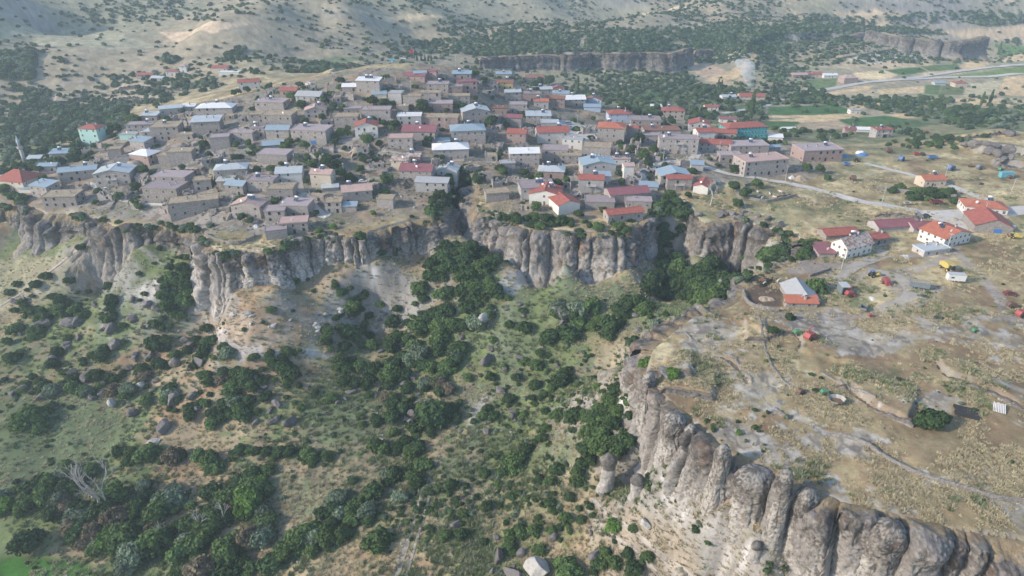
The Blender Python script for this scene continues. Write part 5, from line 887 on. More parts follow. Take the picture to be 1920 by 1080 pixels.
spire(1137, 915, 28, 70, 3, 'pale rock spire with dark cap standing apart left of the near cliff'); spire(1193, 925, 26, 42, 4, 'short mushroom-shaped rock beside the pale apron'); spire(1415, 1040, 22, 34, 5, 'small dark-capped knob at the base of the great pillar')
def tower(px, pyb, pyt, wpx, seed, lb, yr=.9):
    x, y, z = at(px, pyb); f = float(proj(x, y, z)[2]); s = FPX / f; r = wpx / 2 / s; y += r * 1.25; x *= 1 + r * 1.25 / y; a_, dy_, dz_ = ray(px, pyt); H = CAMZ + float(dz_ / dy_) * (y + r * .5) - z; n, m = 90, 90; a = np.linspace(0, 2 * pi, n, endpoint=False)[None]; t = np.linspace(0, 1, m)[:, None]
    prof = r * (1.0 + .32 * (1 - t) ** 3.5 - .10 * np.exp(-((t - .62) / .12) ** 2)) * (np.clip(1 - np.clip((t - .80) / .20, 0, 1) ** 2.4, 0.0002, 1)) ** .5; sq = 1 / (np.abs(np.cos(a + seed)) ** 3 + np.abs(np.sin(a + seed)) ** 3) ** (1 / 3)
    X = prof * sq * np.cos(a); Y = prof * sq * np.sin(a) * yr; Z = t * (H + 3) - 3 + 0 * a; d = fbm(X + seed * 9, Y, r * 1.1, 4, seed, Z * .35) * .34 + fbm(X, Y, 1.0, 3, seed + 2, Z * .6) * .09 - .14 * sstep(.22, .0, np.abs(np.sin(a * 2.5 + seed + fbm(X * 0 + seed, Y * 0, 1, 1, 1, Z / 5)))) * sstep(1, .7, t)
    CK = np.maximum(sstep(.06, 0, np.abs(fbm(X, Y, 3, 3, seed + 41, Z * .28))), sstep(.04, 0, np.abs(fbm(X, Y, 5, 3, seed + 43, Z * 1.7)))); d = d + .04 * vnoise(Z / 1.3, a * 1.2 + seed) - CK * .07; X = X * (1 + d); Y = Y * (1 + d); A = fbm(X, Y, 5, 4, seed + 5, Z); c = fbm(X, Y, 1, 3, seed + 6, Z); e_ = fbm(X, Y, .4, 2, seed + 7, Z); b_ = fbm(X, Y, 2.5, 3, seed + 8, Z * .2); colr = np.ones(X.shape + (3,)) * np.array((.44, .42, .395)) * (1 - .6 * CK[..., None])
    for cc, mm in (((.20, .185, .175), sstep(.45, .75, t + A * .5 + b_ * .2) * .9), ((.075, .07, .07), sstep(.1, .4, A + c * .6 + (t - .62) * .9) * .9), ((.33, .235, .17), sstep(.25, .45, b_ + A * .3 - .1) * .4), ((.10, .095, .09), sstep(.15, .4, e_ + c * .3) * .6), ((.50, .50, .47), sstep(.2, .5, -e_ + (t > .9) * .4) * .45), ((.12, .11, .10), sstep(.25, .5, -b_ + c * .4) * .6)): mm = np.clip(mm, 0, 1)[..., None]; colr = colr * (1 - mm) + np.array(cc) * mm
    idx = np.arange(n * m).reshape(m, n); F = np.stack([idx[:-1], np.roll(idx[:-1], -1, 1), np.roll(idx[1:], -1, 1), idx[1:]], -1).reshape(-1, 4); tag(link('rock_pillar', np_mesh('rock_pillar', np.c_[X.ravel(), Y.ravel(), Z.ravel()], F, [M_cliff], True, np.clip(colr.reshape(-1, 3), .03, .8)), None, (x, y, z)), lb, 'rock pillar')
for a_ in [(1201,838,692,24,1,'slim pale pillar at the upper left corner of the near cliff'), (1222,850,735,26,2,'second slim pillar from the upper corner of the near cliff'), (1252,880,768,42,3,'broad dark-capped pillar below the second slim one'), (1281,895,792,22,4,'narrow pillar squeezed behind the broad dark-capped one'), (1306,938,830,26,5,'free-standing pillar with dark rounded head left of the great pillar'), (1334,965,828,34,6,'dark boulder-headed pillar just left of the great pillar'), (1388,1012,866,66,7,'great rounded pillar with black lichened dome, largest of the near cliff'), (1436,1045,874,30,8,'dark pillar pressed against the right side of the great pillar'),
           (1474,1075,908,36,9,'ribbed grey pillar right of the deep cleft'), (1524,1105,932,58,10,'second great pillar with black cap, right of the ribbed one'), (1612,1150,964,60,11,'pillar with white domed top in the lower right cliff')]: tower(*a_)
# dead trees
def deadtree(px, py, hpx, seed, lb):
    x, y, z = at(px, py); f = float(proj(x, y, z)[2]); H = hpx / FPX * f / .7; r_ = random.Random(seed); mb = MB()
    def br(p, d, l, r, k):
        q = p + d * l; mb.tube([p, (p + q) / 2 + mathutils.Vector((r_.uniform(-.1, .1), r_.uniform(-.1, .1), 0)) * l, q], [r, r * .8, r * .6], 4)
        if k:
            for i in range(3): dd = (d + mathutils.Vector((r_.uniform(-.7, .7), r_.uniform(-.7, .7), r_.uniform(-.1, .5)))).normalized(); br(p + d * l * r_.uniform(.45, 1), dd, l * r_.uniform(.5, .7), r * .55, k - 1)
    br(mathutils.Vector((0, 0, -.4)), mathutils.Vector((r_.uniform(-.12, .12), 0, 1)).normalized(), H * .5, H * .022, 4)
    tag(mb.build('dead_tree', M_dead, None, loc=(x, y, z)), lb, 'dead tree')
deadtree(190, 965, 105, 1, 'tallest bare dead tree in the lower left thicket'); deadtree(200, 960, 85, 6, 'second bare dead tree close beside the tallest'); deadtree(375, 1005, 50, 2, 'bare grey dead tree with fine twigs at the thicket edge'); deadtree(425, 985, 45, 3, 'small bleached dead tree right of the twiggy one'); deadtree(318, 1010, 40, 4, 'little dead tree below the thicket middle'); deadtree(1332, 385, 40, 5, 'pale bare tree below the long red-roofed shed')

# words that single out the many: tone and size, then the rank from the nearest landmark
ML = [('the mosque', 42, 345), ('the mint green house', 180, 262), ('the hilltop flag', 776, 100), ('the turquoise school', 1391, 255), ('the three-storey house', 1145, 265), ('the white balcony house', 689, 255), ('the village square', 1085, 240), ('the blue-door house', 608, 345), ('the promontory house', 369, 400), ('the stilted white house', 1022, 380), ('the lane-fork house', 1260, 345), ('the grey barn', 1500, 550), ('the lone cream house', 1742, 340),
      ('the promontory cliff', 460, 520), ('the leaning grey slab', 447, 920), ('the pale fallen slab', 915, 590), ('the tallest dead tree', 190, 930), ('the green corner field', 60, 1060), ('the hedge row', 380, 850), ('the isolated dark boulder', 310, 800), ('the weedy meadow', 100, 780), ('the bare pale soil', 890, 770), ('the apart rock spire', 1137, 880), ('the pale bottom boulder', 1008, 1060), ('the narrow track', 770, 980), ('the gorge mouth', 1285, 590), ('the gorge head', 1250, 400), ('the ravine head', 866, 340), ('the central cliff', 1050, 500), ('the big middle bush', 810, 770), ('the left cliff', 200, 450), ('the far mesa', 1750, 90), ('the smoke', 1400, 150), ('the far cliff', 1100, 120), ('the valley grove', 1500, 185), ('the pale track streak', 480, 660), ('the white rounded boulder', 1208, 980), ('the rounded gorge boulder', 1352, 550), ('the bright rim bush', 1212, 680), ('the cliff-foot clump', 1130, 820), ('the left boulder pair', 80, 612), ('the square dark boulder', 168, 710)]
ag = defaultdict(list)
for o, lb, m_, r, gp in AUTO:
    p = proj(*o.location); dx_ = [(math.hypot(a_[1] - p[0], 1.4 * (a_[2] - p[1])), j) for j, a_ in enumerate(ML)]; d_, j = min(dx_); dx, dy = p[0] - ML[j][1], p[1] - ML[j][2]
    dr = ('right of' if dx > 0 else 'left of') if abs(dx) > 1.3 * abs(dy) else ('below' if dy > 0 else 'above')
    kind = o.name.split('.')[0]; tone = {'dark': 'dark green', 'mid': 'mid green', 'olive': 'grey-green', 'dry': 'dry brownish', 'fresh': 'bright green', 'pine': 'dark', 'rock': 'pale' if 'pale' in lb else 'dark grey'}[m_]; big = 'large' if r > (3.6 if m_ != 'rock' else 1.9) else 'small' if r < (2.4 if m_ != 'rock' else 1.1) else 'middle-sized'
    ag[('%s %s %s' % (big, tone, kind), j, dr)].append((d_, o))
for (ds, j, dr), lst in ag.items():
    lst.sort(key=lambda t: t[0])
    for k, (_, o) in enumerate(lst): o['label'] = '%s, %s %s %s' % (ds, 'the only such' if len(lst) == 1 else ORD[k] + ' of its kind' if k else 'nearest of its kind', dr, ML[j][0]) if k < 15 else '%s, one of those farther %s %s' % (ds, dr, ML[j][0])
# ---------------------------------------------------------------- roads
M_road = mat('pale_concrete_road', (.54, .52, .49), rough=.9, var=.14, vs=.4, bump=.2, spots=[((.40, .37, .33), .3, .55, .8)]); M_dirt = mat('dirt_lane', (.40, .365, .32), rough=.95, var=.2, vs=.5, bump=.3)
def ribbon(name, px, wd, m, lift=.10):
    P = resample(chaikin(W(px), 3), 1.5); n = len(P); T = np.gradient(P, axis=0); T /= np.hypot(T[:, 0], T[:, 1])[:, None] + 1e-9; Nn = np.c_[-T[:, 1], T[:, 0]]; K = 6
    s = np.arange(n) * 1.5; w0 = np.interp(s / s[-1], np.linspace(0, 1, len(wd)), wd) if hasattr(wd, '__len__') else np.full(n, wd); V = []
    for k in range(K + 1):
        o = (k / K - .5) * w0 * (1 + .06 * vnoise(s / 4, s * 0 + k)); V.append(P + Nn * o[:, None])
    V = np.array(V); Z = hz(V[..., 0], V[..., 1]); Z = Z * .5 + Z.mean(0)[None] * .5; Z = np.maximum(Z, hz(V[..., 0], V[..., 1]) + .02) + lift
    idx = np.arange((K + 1) * n).reshape(K + 1, n); F = np.stack([idx[:-1, :-1], idx[:-1, 1:], idx[1:, 1:], idx[1:, :-1]], -1).reshape(-1, 4)[:, ::-1]
    o = link(name, np_mesh(name, np.c_[V[..., 0].ravel(), V[..., 1].ravel(), Z.ravel()], F, [m], True)); o.data.flip_normals() if o.data.polygons[0].normal.z < 0 else None; return tag(o, kind='structure')
ribbon('road', [(1440,338),(1480,343),(1540,357),(1600,376),(1660,384),(1710,395),(1770,404),(1810,402),(1850,398),(1960,392)], [4.5, 4.8, 5.5, 6.5, 11, 12, 9], M_road)
ribbon('road', [(1765,404),(1790,425),(1800,440)], [12, 8], M_road, .14)
ribbon('road', [(1622,306),(1677,320),(1722,332),(1767,344),(1802,356),(1840,372),(1880,388)], [3.5, 4, 5], M_road, .12)
ribbon('village_lane', [(1200,326),(1240,303),(1282,304),(1310,292),(1300,278)], [4, 7, 4], M_road); ribbon('village_lane', [(1282,304),(1335,316),(1362,326),(1405,332),(1440,338)], [7, 4, 4], M_road, .13)
ribbon('village_lane', [(166,344),(180,349),(190,361),(215,372),(262,381),(322,384)], [3, 3.5, 2.5], M_road); ribbon('village_lane', [(566,362),(580,380),(596,400),(616,406)], [4, 5, 6], M_road); ribbon('village_lane', [(1058,228),(1085,246),(1108,262),(1112,275)], [12, 14, 5], M_road); ribbon('village_lane', [(1200,325),(1210,338),(1195,350)], [4, 5], M_road, .14)
ribbon('village_lane', [(560,270),(640,285),(760,290),(850,300),(930,305)], [2.5, 3], M_dirt); ribbon('village_lane', [(430,300),(520,318),(560,330),(566,362)], [2.5, 3], M_dirt); ribbon('village_lane', [(960,168),(975,190),(990,210),(1060,228)], [3, 5], M_road, .15)
ribbon('highway', [(1526,173),(1575,164),(1622,154),(1690,150),(1745,147),(1840,144),(1960,139)], 7, M_road, .5); ribbon('highway', [(1690,149),(1745,142),(1815,131),(1880,125),(1960,119)], 6, M_road, .6); ribbon('valley_road', [(1355,213),(1400,205),(1440,199),(1470,186)], 5, M_road, .3); ribbon('valley_road', [(1600,165),(1560,168),(1530,178)], 4, M_dirt, .3)
ribbon('dirt_track', [(1640,508),(1690,520),(1730,552),(1690,575),(1640,588)], [3, 9, 5], M_dirt); ribbon('dirt_track', [(1640,485),(1600,500),(1570,525)], [5, 3.5], M_dirt); ribbon('dirt_track', [(1660,470),(1620,490),(1590,510)], [4, 4], M_dirt, .13)
for P_, w_ in [([(742,1090),(770,1000),(798,905),(815,870)], 1.3), ([(760,1085),(790,985),(805,930)], .8), ([(1112,935),(1150,975),(1220,1030),(1300,1090)], 1.0), ([(1100,955),(1150,1010),(1230,1075)], .8), ([(385,595),(400,630),(440,655),(500,672)], 1.5), ([(0,575),(100,500),(200,485)], 1.2)]: ribbon('footpath', P_, w_, M_dirt, .16)
# ---------------------------------------------------------------- stone walls
M_stone = mat('field_stone', (.25, .235, .22), var=.5, vs=2.2, bump=.6, bs=3, spots=[((.42, .41, .40), 1.2, .52, .7)])
def stonewall(px, h, lb, name='stone_wall', thick=.5, ruin=.35, size=.55, pale=0, world=None):
    P = resample(chaikin(W(px), 1) if world is None else np.array(world), size * .8); r_ = random.Random(len(P)); mb = MB(); o0 = P[0]; z0 = float(hz(o0[0:1], o0[1:2])[0])
    T = np.gradient(P, axis=0); Z = hz(P[:, 0], P[:, 1]); nl = max(1, int(h / size * 1.1)); hv = 1 - ruin * (.5 + .5 * vnoise(np.arange(len(P)) * size / 5, np.zeros(len(P)) + h * 7))
    for i, p in enumerate(P):
        a = math.atan2(T[i][1], T[i][0])
        for k in range(-1, nl):
            if k >= 0 and (k + .5) / nl > hv[i]: break
            c, s_ = cos(a + r_.uniform(-.2, .2)), sin(a + r_.uniform(-.2, .2)); dx, dy, dz = size * r_.uniform(.42, .6), thick * r_.uniform(.4, .6), size * r_.uniform(.42, .55); ox, oy = p[0] - o0[0] + r_.uniform(-.08, .08), p[1] - o0[1] + r_.uniform(-.08, .08); zc = Z[i] - z0 + (k + .5) * size * .92
            mb.box(-dx, dx, -dy, dy, -dz, dz, 0, lambda q: (ox + q[0] * c * (.85 if q[2] > 0 else 1) - q[1] * s_ * .9, oy + q[0] * s_ * (.85 if q[2] > 0 else 1) + q[1] * c * .9, zc + q[2]))
    return tag(mb.build(name, M_stone, None, loc=(o0[0], o0[1], z0)), lb, 'stone wall')
stonewall([(1240,622),(1290,636),(1330,652),(1370,665),(1400,700),(1450,770),(1520,800),(1560,815)], .7, 'long tumbled field wall running diagonally down the near plateau', size=.45, ruin=.9)
stonewall([(1560,815),(1620,830),(1660,862),(1730,895),(1800,915),(1860,935),(1930,945)], 1.1, 'dry stone wall of pale blocks crossing the lower plateau', size=.6, ruin=.25)
stonewall([(1388,545),(1395,560),(1402,570),(1415,577),(1437,582),(1458,584)], 1.6, 'whitish stone wall round the front of the muddy pen', size=.5, ruin=.15); stonewall([(1391,536),(1413,533),(1429,519),(1445,512)], 1.8, 'dark stone wall along the back of the muddy pen', size=.6, ruin=.2)
stonewall([(1404,513),(1432,500),(1462,489)], 1.6, 'grey wall of the yard on the gorge rim', size=.6, ruin=.1); stonewall([(1518,519),(1540,512),(1556,506)], 1.6, 'straight grey wall above the grey barn', size=.6, ruin=.05); stonewall([(1645,356),(1680,360),(1716,365),(1790,372)], 2.2, 'long concrete block wall below the lone cream house', size=.7, ruin=.08)
stonewall([(1396,352),(1391,362),(1400,373),(1430,380),(1460,376),(1490,368)], 1.4, 'curved stone wall of the sheep pen above the gorge', size=.5, ruin=.15); stonewall([(1396,350),(1410,345),(1416,336)], 1.4, 'stone wall at the tree side of the sheep pen', size=.5, ruin=.1); stonewall([(1318,303),(1345,313),(1352,312)], 1.8, 'retaining wall beside the village lane fork', size=.6, ruin=.1)
stonewall([(578,358),(582,372),(592,382),(616,388)], 1.8, 'curving wall at the blue-door house lane', size=.6, ruin=.1); stonewall([(378,462),(410,452),(440,462),(476,450),(478,442)], 2.0, 'ruined enclosure wall on top of the rock promontory', size=.6); stonewall([(30,366),(50,370),(66,368)], 1.4, 'terrace wall in front of the mosque', size=.6, ruin=.1)
stonewall([(1540,700),(1580,720),(1640,745)], .8, 'low broken wall above the wooden cart', size=.5); stonewall([(1420,590),(1440,680),(1470,720),(1520,740)], .6, 'faint line of stones on the slickrock', size=.45, ruin=.6)
rw = np.random.RandomState(77)
VP = [(30,345),(160,285),(260,240),(400,205),(560,160),(780,135),(900,150),(1010,175),(1120,215),(1290,260),(1360,310),(1240,345),(1180,385),(980,395),(900,330),(820,345),(700,370),(560,420),(430,410),(340,400),(150,380)]
HB = [(b['o'].location.x, b['o'].location.y, max(b['L'], b['D']) * .6) for b in BLD]
nw = 0
for px, py in scatter(VP, 130, 901):
    x, y, z = at(px, py)
    if nw > 70 or any(math.hypot(x - a_, y - b_) < c_ for a_, b_, c_ in HB): continue
    g0 = hz(np.array([x + 2, x - 2, x, x]), np.array([y, y, y + 2, y - 2])); a_ = math.atan2(-(g0[0] - g0[1]), (g0[2] - g0[3]) + 1e-6) + rw.uniform(-.3, .3); l_ = rw.uniform(5, 14)
    a_ = rw.uniform(-.35, .35) if nw % 3 else rw.uniform(1.2, 1.9); pts_ = [(x - l_ / 2 * cos(a_), y - l_ / 2 * sin(a_)), (x, y), (x + l_ / 2 * cos(a_), y + l_ / 2 * sin(a_))]
    if nw % 3 == 0: pts_.append((pts_[-1][0] - 4 * sin(a_), pts_[-1][1] + 4 * cos(a_)))
    o = stonewall(None, rw.uniform(1.4, 3.2), 'crumbling stone terrace wall between the village houses', size=.7, world=pts_, ruin=.5); o['group'] = 'crumbling village walls'; nw += 1
# roofless stone ruins crowding the gaps of the village
def ruin(x, y, L, D, h, a, seed):
    r_ = random.Random(seed); z = float(hz(np.array([x]), np.array([y]))[0]); t = empty('stone_ruin', (x, y, z), a)
    for k, (x0, y0, x1, y1) in enumerate([(-L/2, -D/2, L/2, -D/2), (L/2, -D/2, L/2, D/2), (L/2, D/2, -L/2, D/2), (-L/2, D/2, -L/2, -D/2)]):
        mb = MB(); n = max(3, int(math.hypot(x1 - x0, y1 - y0) / 1.1)); hh = [h * r_.uniform(.45, 1.05) for _ in range(n + 1)]; nx_, ny_ = (y1 - y0), -(x1 - x0); q = math.hypot(nx_, ny_); nx_, ny_ = nx_ / q * .5, ny_ / q * .5
        for i in range(n):
            if r_.random() < .12: continue
            a0, a1 = i / n, (i + 1) / n; p0 = (x0 + (x1 - x0) * a0, y0 + (y1 - y0) * a0); p1 = (x0 + (x1 - x0) * a1, y0 + (y1 - y0) * a1); g0, g1 = hh[i], (hh[i] + hh[i + 1]) / 2
            A = [(p0[0], p0[1], -5), (p1[0], p1[1], -5), (p1[0], p1[1], g1), (p0[0], p0[1], g0)]; B = [(u - nx_, v - ny_, w_) for u, v, w_ in A]; mb.poly(A); mb.poly(B[::-1]); mb.poly([A[3], A[2], B[2], B[3]]); mb.poly([A[0], A[3], B[3], B[0]]); mb.poly([A[1], B[1], B[2], A[2]])
        if mb.v: mb.build('wall', WALL['stone'], t)
    if r_.random() < .75: mb = MB(); zf = h * r_.uniform(.25, .8); mb.box(-L/2 + .52, L/2 - .52, -D/2 + .52, D/2 - .52, -4, zf); mb.build('earth_fill', ROOF['tan'] if r_.random() < .7 else ROOF['purple'], t)
    if r_.random() < .5: link('window', WIN['dark'], t, (L * .15, -D / 2, h * .2))
    return t
RU = []
for px, py in scatter(VP, 620, 931):
    x, y, z = at(px, py); L, D = rw.uniform(4, 9), rw.uniform(3.5, 6)
    if len(RU) >= 130 or any(math.hypot(x - a_, y - b_) < c_ * .95 + L * .5 for a_, b_, c_ in HB): continue
    o = ruin(x, y, L, D, rw.uniform(2.2, 4.5), rw.uniform(-.4, .4), int(px * 17 + py)); HB.append((x, y, L * .6)); RU.append((o, px, py))
rg = defaultdict(list)
for o, px, py in RU:
    d_, j = min((math.hypot(a_[1] - px, 1.4 * (a_[2] - py)), j) for j, a_ in enumerate(LM)); dx, dy = px - LM[j][1], py - LM[j][2]; dr = ('right of' if dx > 0 else 'left of') if abs(dx) > 1.3 * abs(dy) else ('below' if dy > 0 else 'above'); rg[(j, dr)].append((d_, o))
for (j, dr), lst in rg.items():
    lst.sort(key=lambda t: t[0])
    for k, (_, o) in enumerate(lst): tag(o, 'low roofless stone ruin, %s of the ruins %s %s' % (ORD[min(k, 15)], dr, LM[j][0]), 'ruin', 'roofless ruins of the village')
# rock ledges: low outcrops built with the cliff builder
for k, (P_, h, tn, px_) in enumerate(LEDGE_W):
    cliff('rock_ledge', P_, lambda x, y: hz(x, y + 1.9) + .15, lambda x, y: hz(x, y - 1.6) + 1.9, .4 if h < 6 else 1.5, 2.0 if h < 6 else 6, 5.5 if h < 6 else 14, 1.5 if h < 6 else 3, .5, 60 + k, nv=14, flare=.5, tone=tn * .85, inland=2.2 if h < 6 else 8, rust=.4, buttress=1.0, dome=.5, talus=0, small=h < 6)
# ---------------------------------------------------------------- minaret, flag, poles
x, y, z = at(51, 316); t = empty('minaret', (x, y, z)); tag(t, 'slender stone minaret with pointed cone beside the mosque', 'minaret'); f = float(proj(x, y, z)[2]); H = 58 / FPX * f / .92; WS = WALL['grey']
mb = MB(); mb.box(-1.3, 1.3, -1.3, 1.3, -3, H * .2); mb.build('base', WS, t); mb = MB(); mb.tube([(0, 0, H * .2), (0, 0, H * .62)], [1.05, .95], 12); mb.build('shaft', WS, t, True); mb = MB(); mb.tube([(0, 0, H * .58), (0, 0, H * .62), (0, 0, H * .67)], [1.0, 1.6, 1.6], 12); mb.build('balcony', M_conc, t); mb = MB(); mb.tube([(0, 0, H * .67), (0, 0, H * .8)], [.85, .8], 12); mb.build('upper_shaft', WS, t, True)
mb = MB(); mb.tube([(0, 0, H * .8), (0, 0, H * 1.0)], [1.1, .04], 12); mb.build('spire', ROOF['blue'], t)
M_flag = mat('red_cloth', (.62, .03, .04), var=.15, bump=0, trans=.2); x, y, z = at(776, 112); t = empty('flagpole', (x, y, z)); tag(t, 'tall flagpole flying a big red flag on the hilltop', 'flagpole'); mb = MB(); mb.cyl(0, 0, -1, 11, .12, 6); mb.build('pole', M_steel, t)
mb = MB(); nx, nz_ = 8, 6; G = lambda i, k: (-.1 - i / nx * 4.6, .5 * sin(i * 1.1) * i / nx, 10.8 - k / nz_ * 3.6 * (1 - .55 * i / nx) - 2.6 * (i / nx) ** 1.3)
for i in range(nx):
    for k in range(nz_): mb.poly([G(i, k), G(i, k + 1), G(i + 1, k + 1), G(i + 1, k)])
mb.build('flag', M_flag, t, True)
def pole_mesh():
    mb = MB(); mb.tube([(0, 0, -1), (0, 0, 8.6)], [.19, .11], 6); mb.box(-.9, .9, -.06, .06, 8.1, 8.25); mb.tube([(0, 0, 7.3), (.0, -.9, 7.9), (0, -1.5, 8.0)], .05, 4); return mb.mesh('pole', M_conc)
PM = pole_mesh(); mb = MB()
for sx in (-.8, 0, .8): mb.cyl(sx, 0, 8.25, 8.5, .07, 5)
mb.box(-.1, .1, -1.75, -1.4, 7.93, 8.05); PI_ = mb.mesh('lamp_head', M_steel)
for i, (px, py, lb) in enumerate([(1653,382,'beside the bend of the pale road'), (1773,475,'between the cattle shed and the white farmhouse'), (1577,506,'at the corner of the rust-roofed white house'), (1770,338,'left of the lone cream house chimney'), (1894,366,'at the far right meadow'), (1472,340,'where the pale road meets the village'), (1243,306,'at the village lane fork'), (1347,292,'above the lane beside red-roofed sheds'), (1402,312,'in front of the flat-roofed pinkish house'), (1069,362,'behind the stilted white house'), (646,336,'right of the blue-door house'), (932,306,'on the terrace right of the ravine head'), (1082,240,'in the middle of the village square'), (1552,280,'behind the big pinkish house at the edge'), (771,178,'below the hilltop in the upper village'), (834,242,'between flat-roofed houses in upper mid village'), (599,240,'above the flat stone house with blue door'), (1268,232,'beside the valley side lane'), (1841,412,'on the gravel before the big barn'), (855,128,'on the bare crest right of the conifers')]):
    x, y, z = at(px, py); t = empty('utility_pole', (x, y, z), random.uniform(-1, 1)); link('pole', PM, t); link('lamp_head', PI_, t); tag(t, 'concrete utility pole ' + lb, 'utility pole', 'utility poles')
# ---------------------------------------------------------------- vehicles and farm machines
def paint(n, c, r=.6):
    g_ = sum(c) / 3; c = tuple(v * .68 + g_ * .25 + .01 for v in c)
    return mat(n, c, rough=r, var=.18, vs=1.2, bump=.05, spec=.5, spots=[(tuple(v * .55 + .05 for v in c), 1.5, .6, .8)])
PT = dict(red=paint('red_paint', (.42, .035, .03)), blue=paint('blue_paint', (.05, .17, .42)), yellow=paint('yellow_paint', (.60, .45, .03)), white=paint('white_paint', (.74, .74, .73)), green=paint('green_paint', (.03, .30, .12)), slate=paint('slate_paint', (.16, .22, .26)), turq=paint('turquoise_metal', (.06, .42, .55)), black=paint('black_paint', (.03, .03, .03)), silver=paint('silver_paint', (.5, .52, .54)), wood=M_wood, brown=paint('rusty_paint', (.16, .08, .05), .8), tarp=paint('blue_tarp', (.03, .20, .55)), straw=M_straw, dred=paint('dark_red_paint', (.20, .02, .03)))
M_tyre = mat('tyre_rubber', (.02, .02, .02), var=.1, bump=0)
def wheel(t, x, y, r, w_=.25, hub='silver'):
    mb = MB(); mb.tube([(0, -w_ / 2, 0), (0, w_ / 2, 0)], r, 14); o = mb.build('wheel', M_tyre, t, loc=(x, y, r)); mb = MB(); mb.tube([(0, -w_ / 2 - .02, 0), (0, w_ / 2 + .02, 0)], r * .5, 10); mb.build('rim', PT[hub], o)
def veh(name, px, py, rz, lb, cat=None, sc=1.0): x, y, z = at(px, py); t = empty(name, (x, y, z + .05), R(rz)); t.scale = (sc,) * 3; return tag(t, lb, cat or name.replace('_', ' '))
def prof(t, name, pts, w_, m, y0=0):
    mb = MB(); n = len(pts); mb.poly([(p[0], y0 - w_ / 2, p[1]) for p in pts]); mb.poly([(p[0], y0 + w_ / 2, p[1]) for p in pts][::-1])
    for i in range(n): j = (i + 1) % n; mb.poly([(pts[i][0], y0 - w_ / 2, pts[i][1]), (pts[i][0], y0 + w_ / 2, pts[i][1]), (pts[j][0], y0 + w_ / 2, pts[j][1]), (pts[j][0], y0 - w_ / 2, pts[j][1])])
    return mb.build(name, m, t)
def car(px, py, rz, c, lb, van=0):
    t = veh('van' if van else 'parked_car', px, py, rz, lb, 'van' if van else 'car')
    if van: prof(t, 'body', [(-2.3, .35), (2.3, .35), (2.35, 1.0), (1.7, 1.15), (1.2, 2.0), (-2.25, 2.05)], 1.8, PT[c]); prof(t, 'side_windows', [(-1.9, 1.3), (1.35, 1.3), (1.05, 1.85), (-1.9, 1.85)], 1.84, M_pane); prof(t, 'windscreen', [(1.72, 1.2), (1.78, 1.2), (1.27, 1.98), (1.22, 1.98)], 1.6, M_pane)
    else: prof(t, 'body', [(-2.1, .3), (2.1, .3), (2.15, .75), (1.2, .92), (-1.5, .98), (-2.1, .85)], 1.7, PT[c]); prof(t, 'cabin', [(1.1, .93), (.4, 1.42), (-1.1, 1.45), (-1.8, .95)], 1.45, PT[c]); prof(t, 'side_windows', [(.85, .98), (.35, 1.34), (-1.0, 1.36), (-1.45, 1.0)], 1.5, M_pane); prof(t, 'windscreen', [(1.13, .95), (1.17, .95), (.47, 1.42), (.42, 1.42)], 1.3, M_pane)
    for x in (-1.35, 1.35):
        for y in (-.8, .8): wheel(t, x, y, .32, .22)
    return t
car(197,357,200,'white','white car parked on the narrow lane at lower left'); car(1206,323,5,'slate','dark car parked on the lane behind the stone tower house'); car(1066,233,10,'silver','silver-blue minibus parked on the village square',1); car(1088,251,20,'silver','silver car parked below the village square'); car(680,342,8,'white','white car parked above the long grey house'); car(726,326,0,'slate','dark car parked beside the rust-roofed house')
car(842,311,170,'white','white car parked right of the white hipped house'); car(579,160,150,'white','white van parked on the slope below the hilltop',1); car(1893,553,-8,'dred','dark red car parked at the right edge of the plateau'); car(1418,201,20,'silver','grey car driving on the valley road'); car(1006,238,5,'white','white car parked left of the pale flat house'); car(1345,345,80,'slate','dark car parked by the pinkish house',1)
def trailer(px, py, rz, c, lb, L=4.5, Wd=2.2, h=1.0, load=None, sc=1.0):
    t = veh('trailer', px, py, rz, lb, 'trailer', sc); mb = MB(); a, b = L / 2, Wd / 2; mb.box(-a, a, -b, b, .85, .95); mb.build('bed', PT['brown'], t)
    for nm, (x0, x1, y0, y1) in dict(side=(-a, a, -b - .06, -b), side_=(-a, a, b, b + .06), tailboard=(-a - .06, -a, -b, b), headboard=(a, a + .06, -b, b)).items():
        mb = MB(); mb.box(x0, x1, y0, y1, .953, .95 + h)
        if 'side' in nm:
            for k in range(int(L)): yy = y0 - .05 if y0 < 0 else y1; mb.box(-a + .4 + k, -a + .48 + k, yy, yy + .05, .9, .95 + h)
        mb.build(nm.strip('_'), PT[c], t)
    mb = MB(); mb.tube([(a + .06, 0, .8), (a + 1.6, 0, .5)], .07, 5); mb.build('drawbar', PT['brown'], t)
    for x in ((-a * .5, a * .5) if L > 4 else (0,)):
        for y in (-b * .85, b * .85): wheel(t, x, y, .42, .25)
    if load: mb = MB(); mb.box(-a + .05, a - .05, -b + .05, b - .05, .96, .9 + h); mb.build('load', PT[load] if load in PT else ROOF['tan'], t)
    return t
trailer(1722,541,-24,'slate','long blue-grey high-sided farm trailer on the bare yard',6.2,2.6,1.9,'tan'); trailer(1586,311,5,'tarp','small blue trailer right of the big pinkish house',3.2); trailer(1747,299,3,'tarp','blue trailer with rusty wheels on the upper meadow',5,2.2,1.2); trailer(1754,383,0,'dred','dark red trailer beside the pale road',5,2.2,.9); trailer(1618,583,60,'slate','small dark cart parked on the green patch',3,1.8,.8)
trailer(1700,384,4,'silver','grey flat trailer beside the pale road',3,1.8,.3); trailer(1717,292,0,'red','small red trailer on the upper meadow',3,1.8,1)
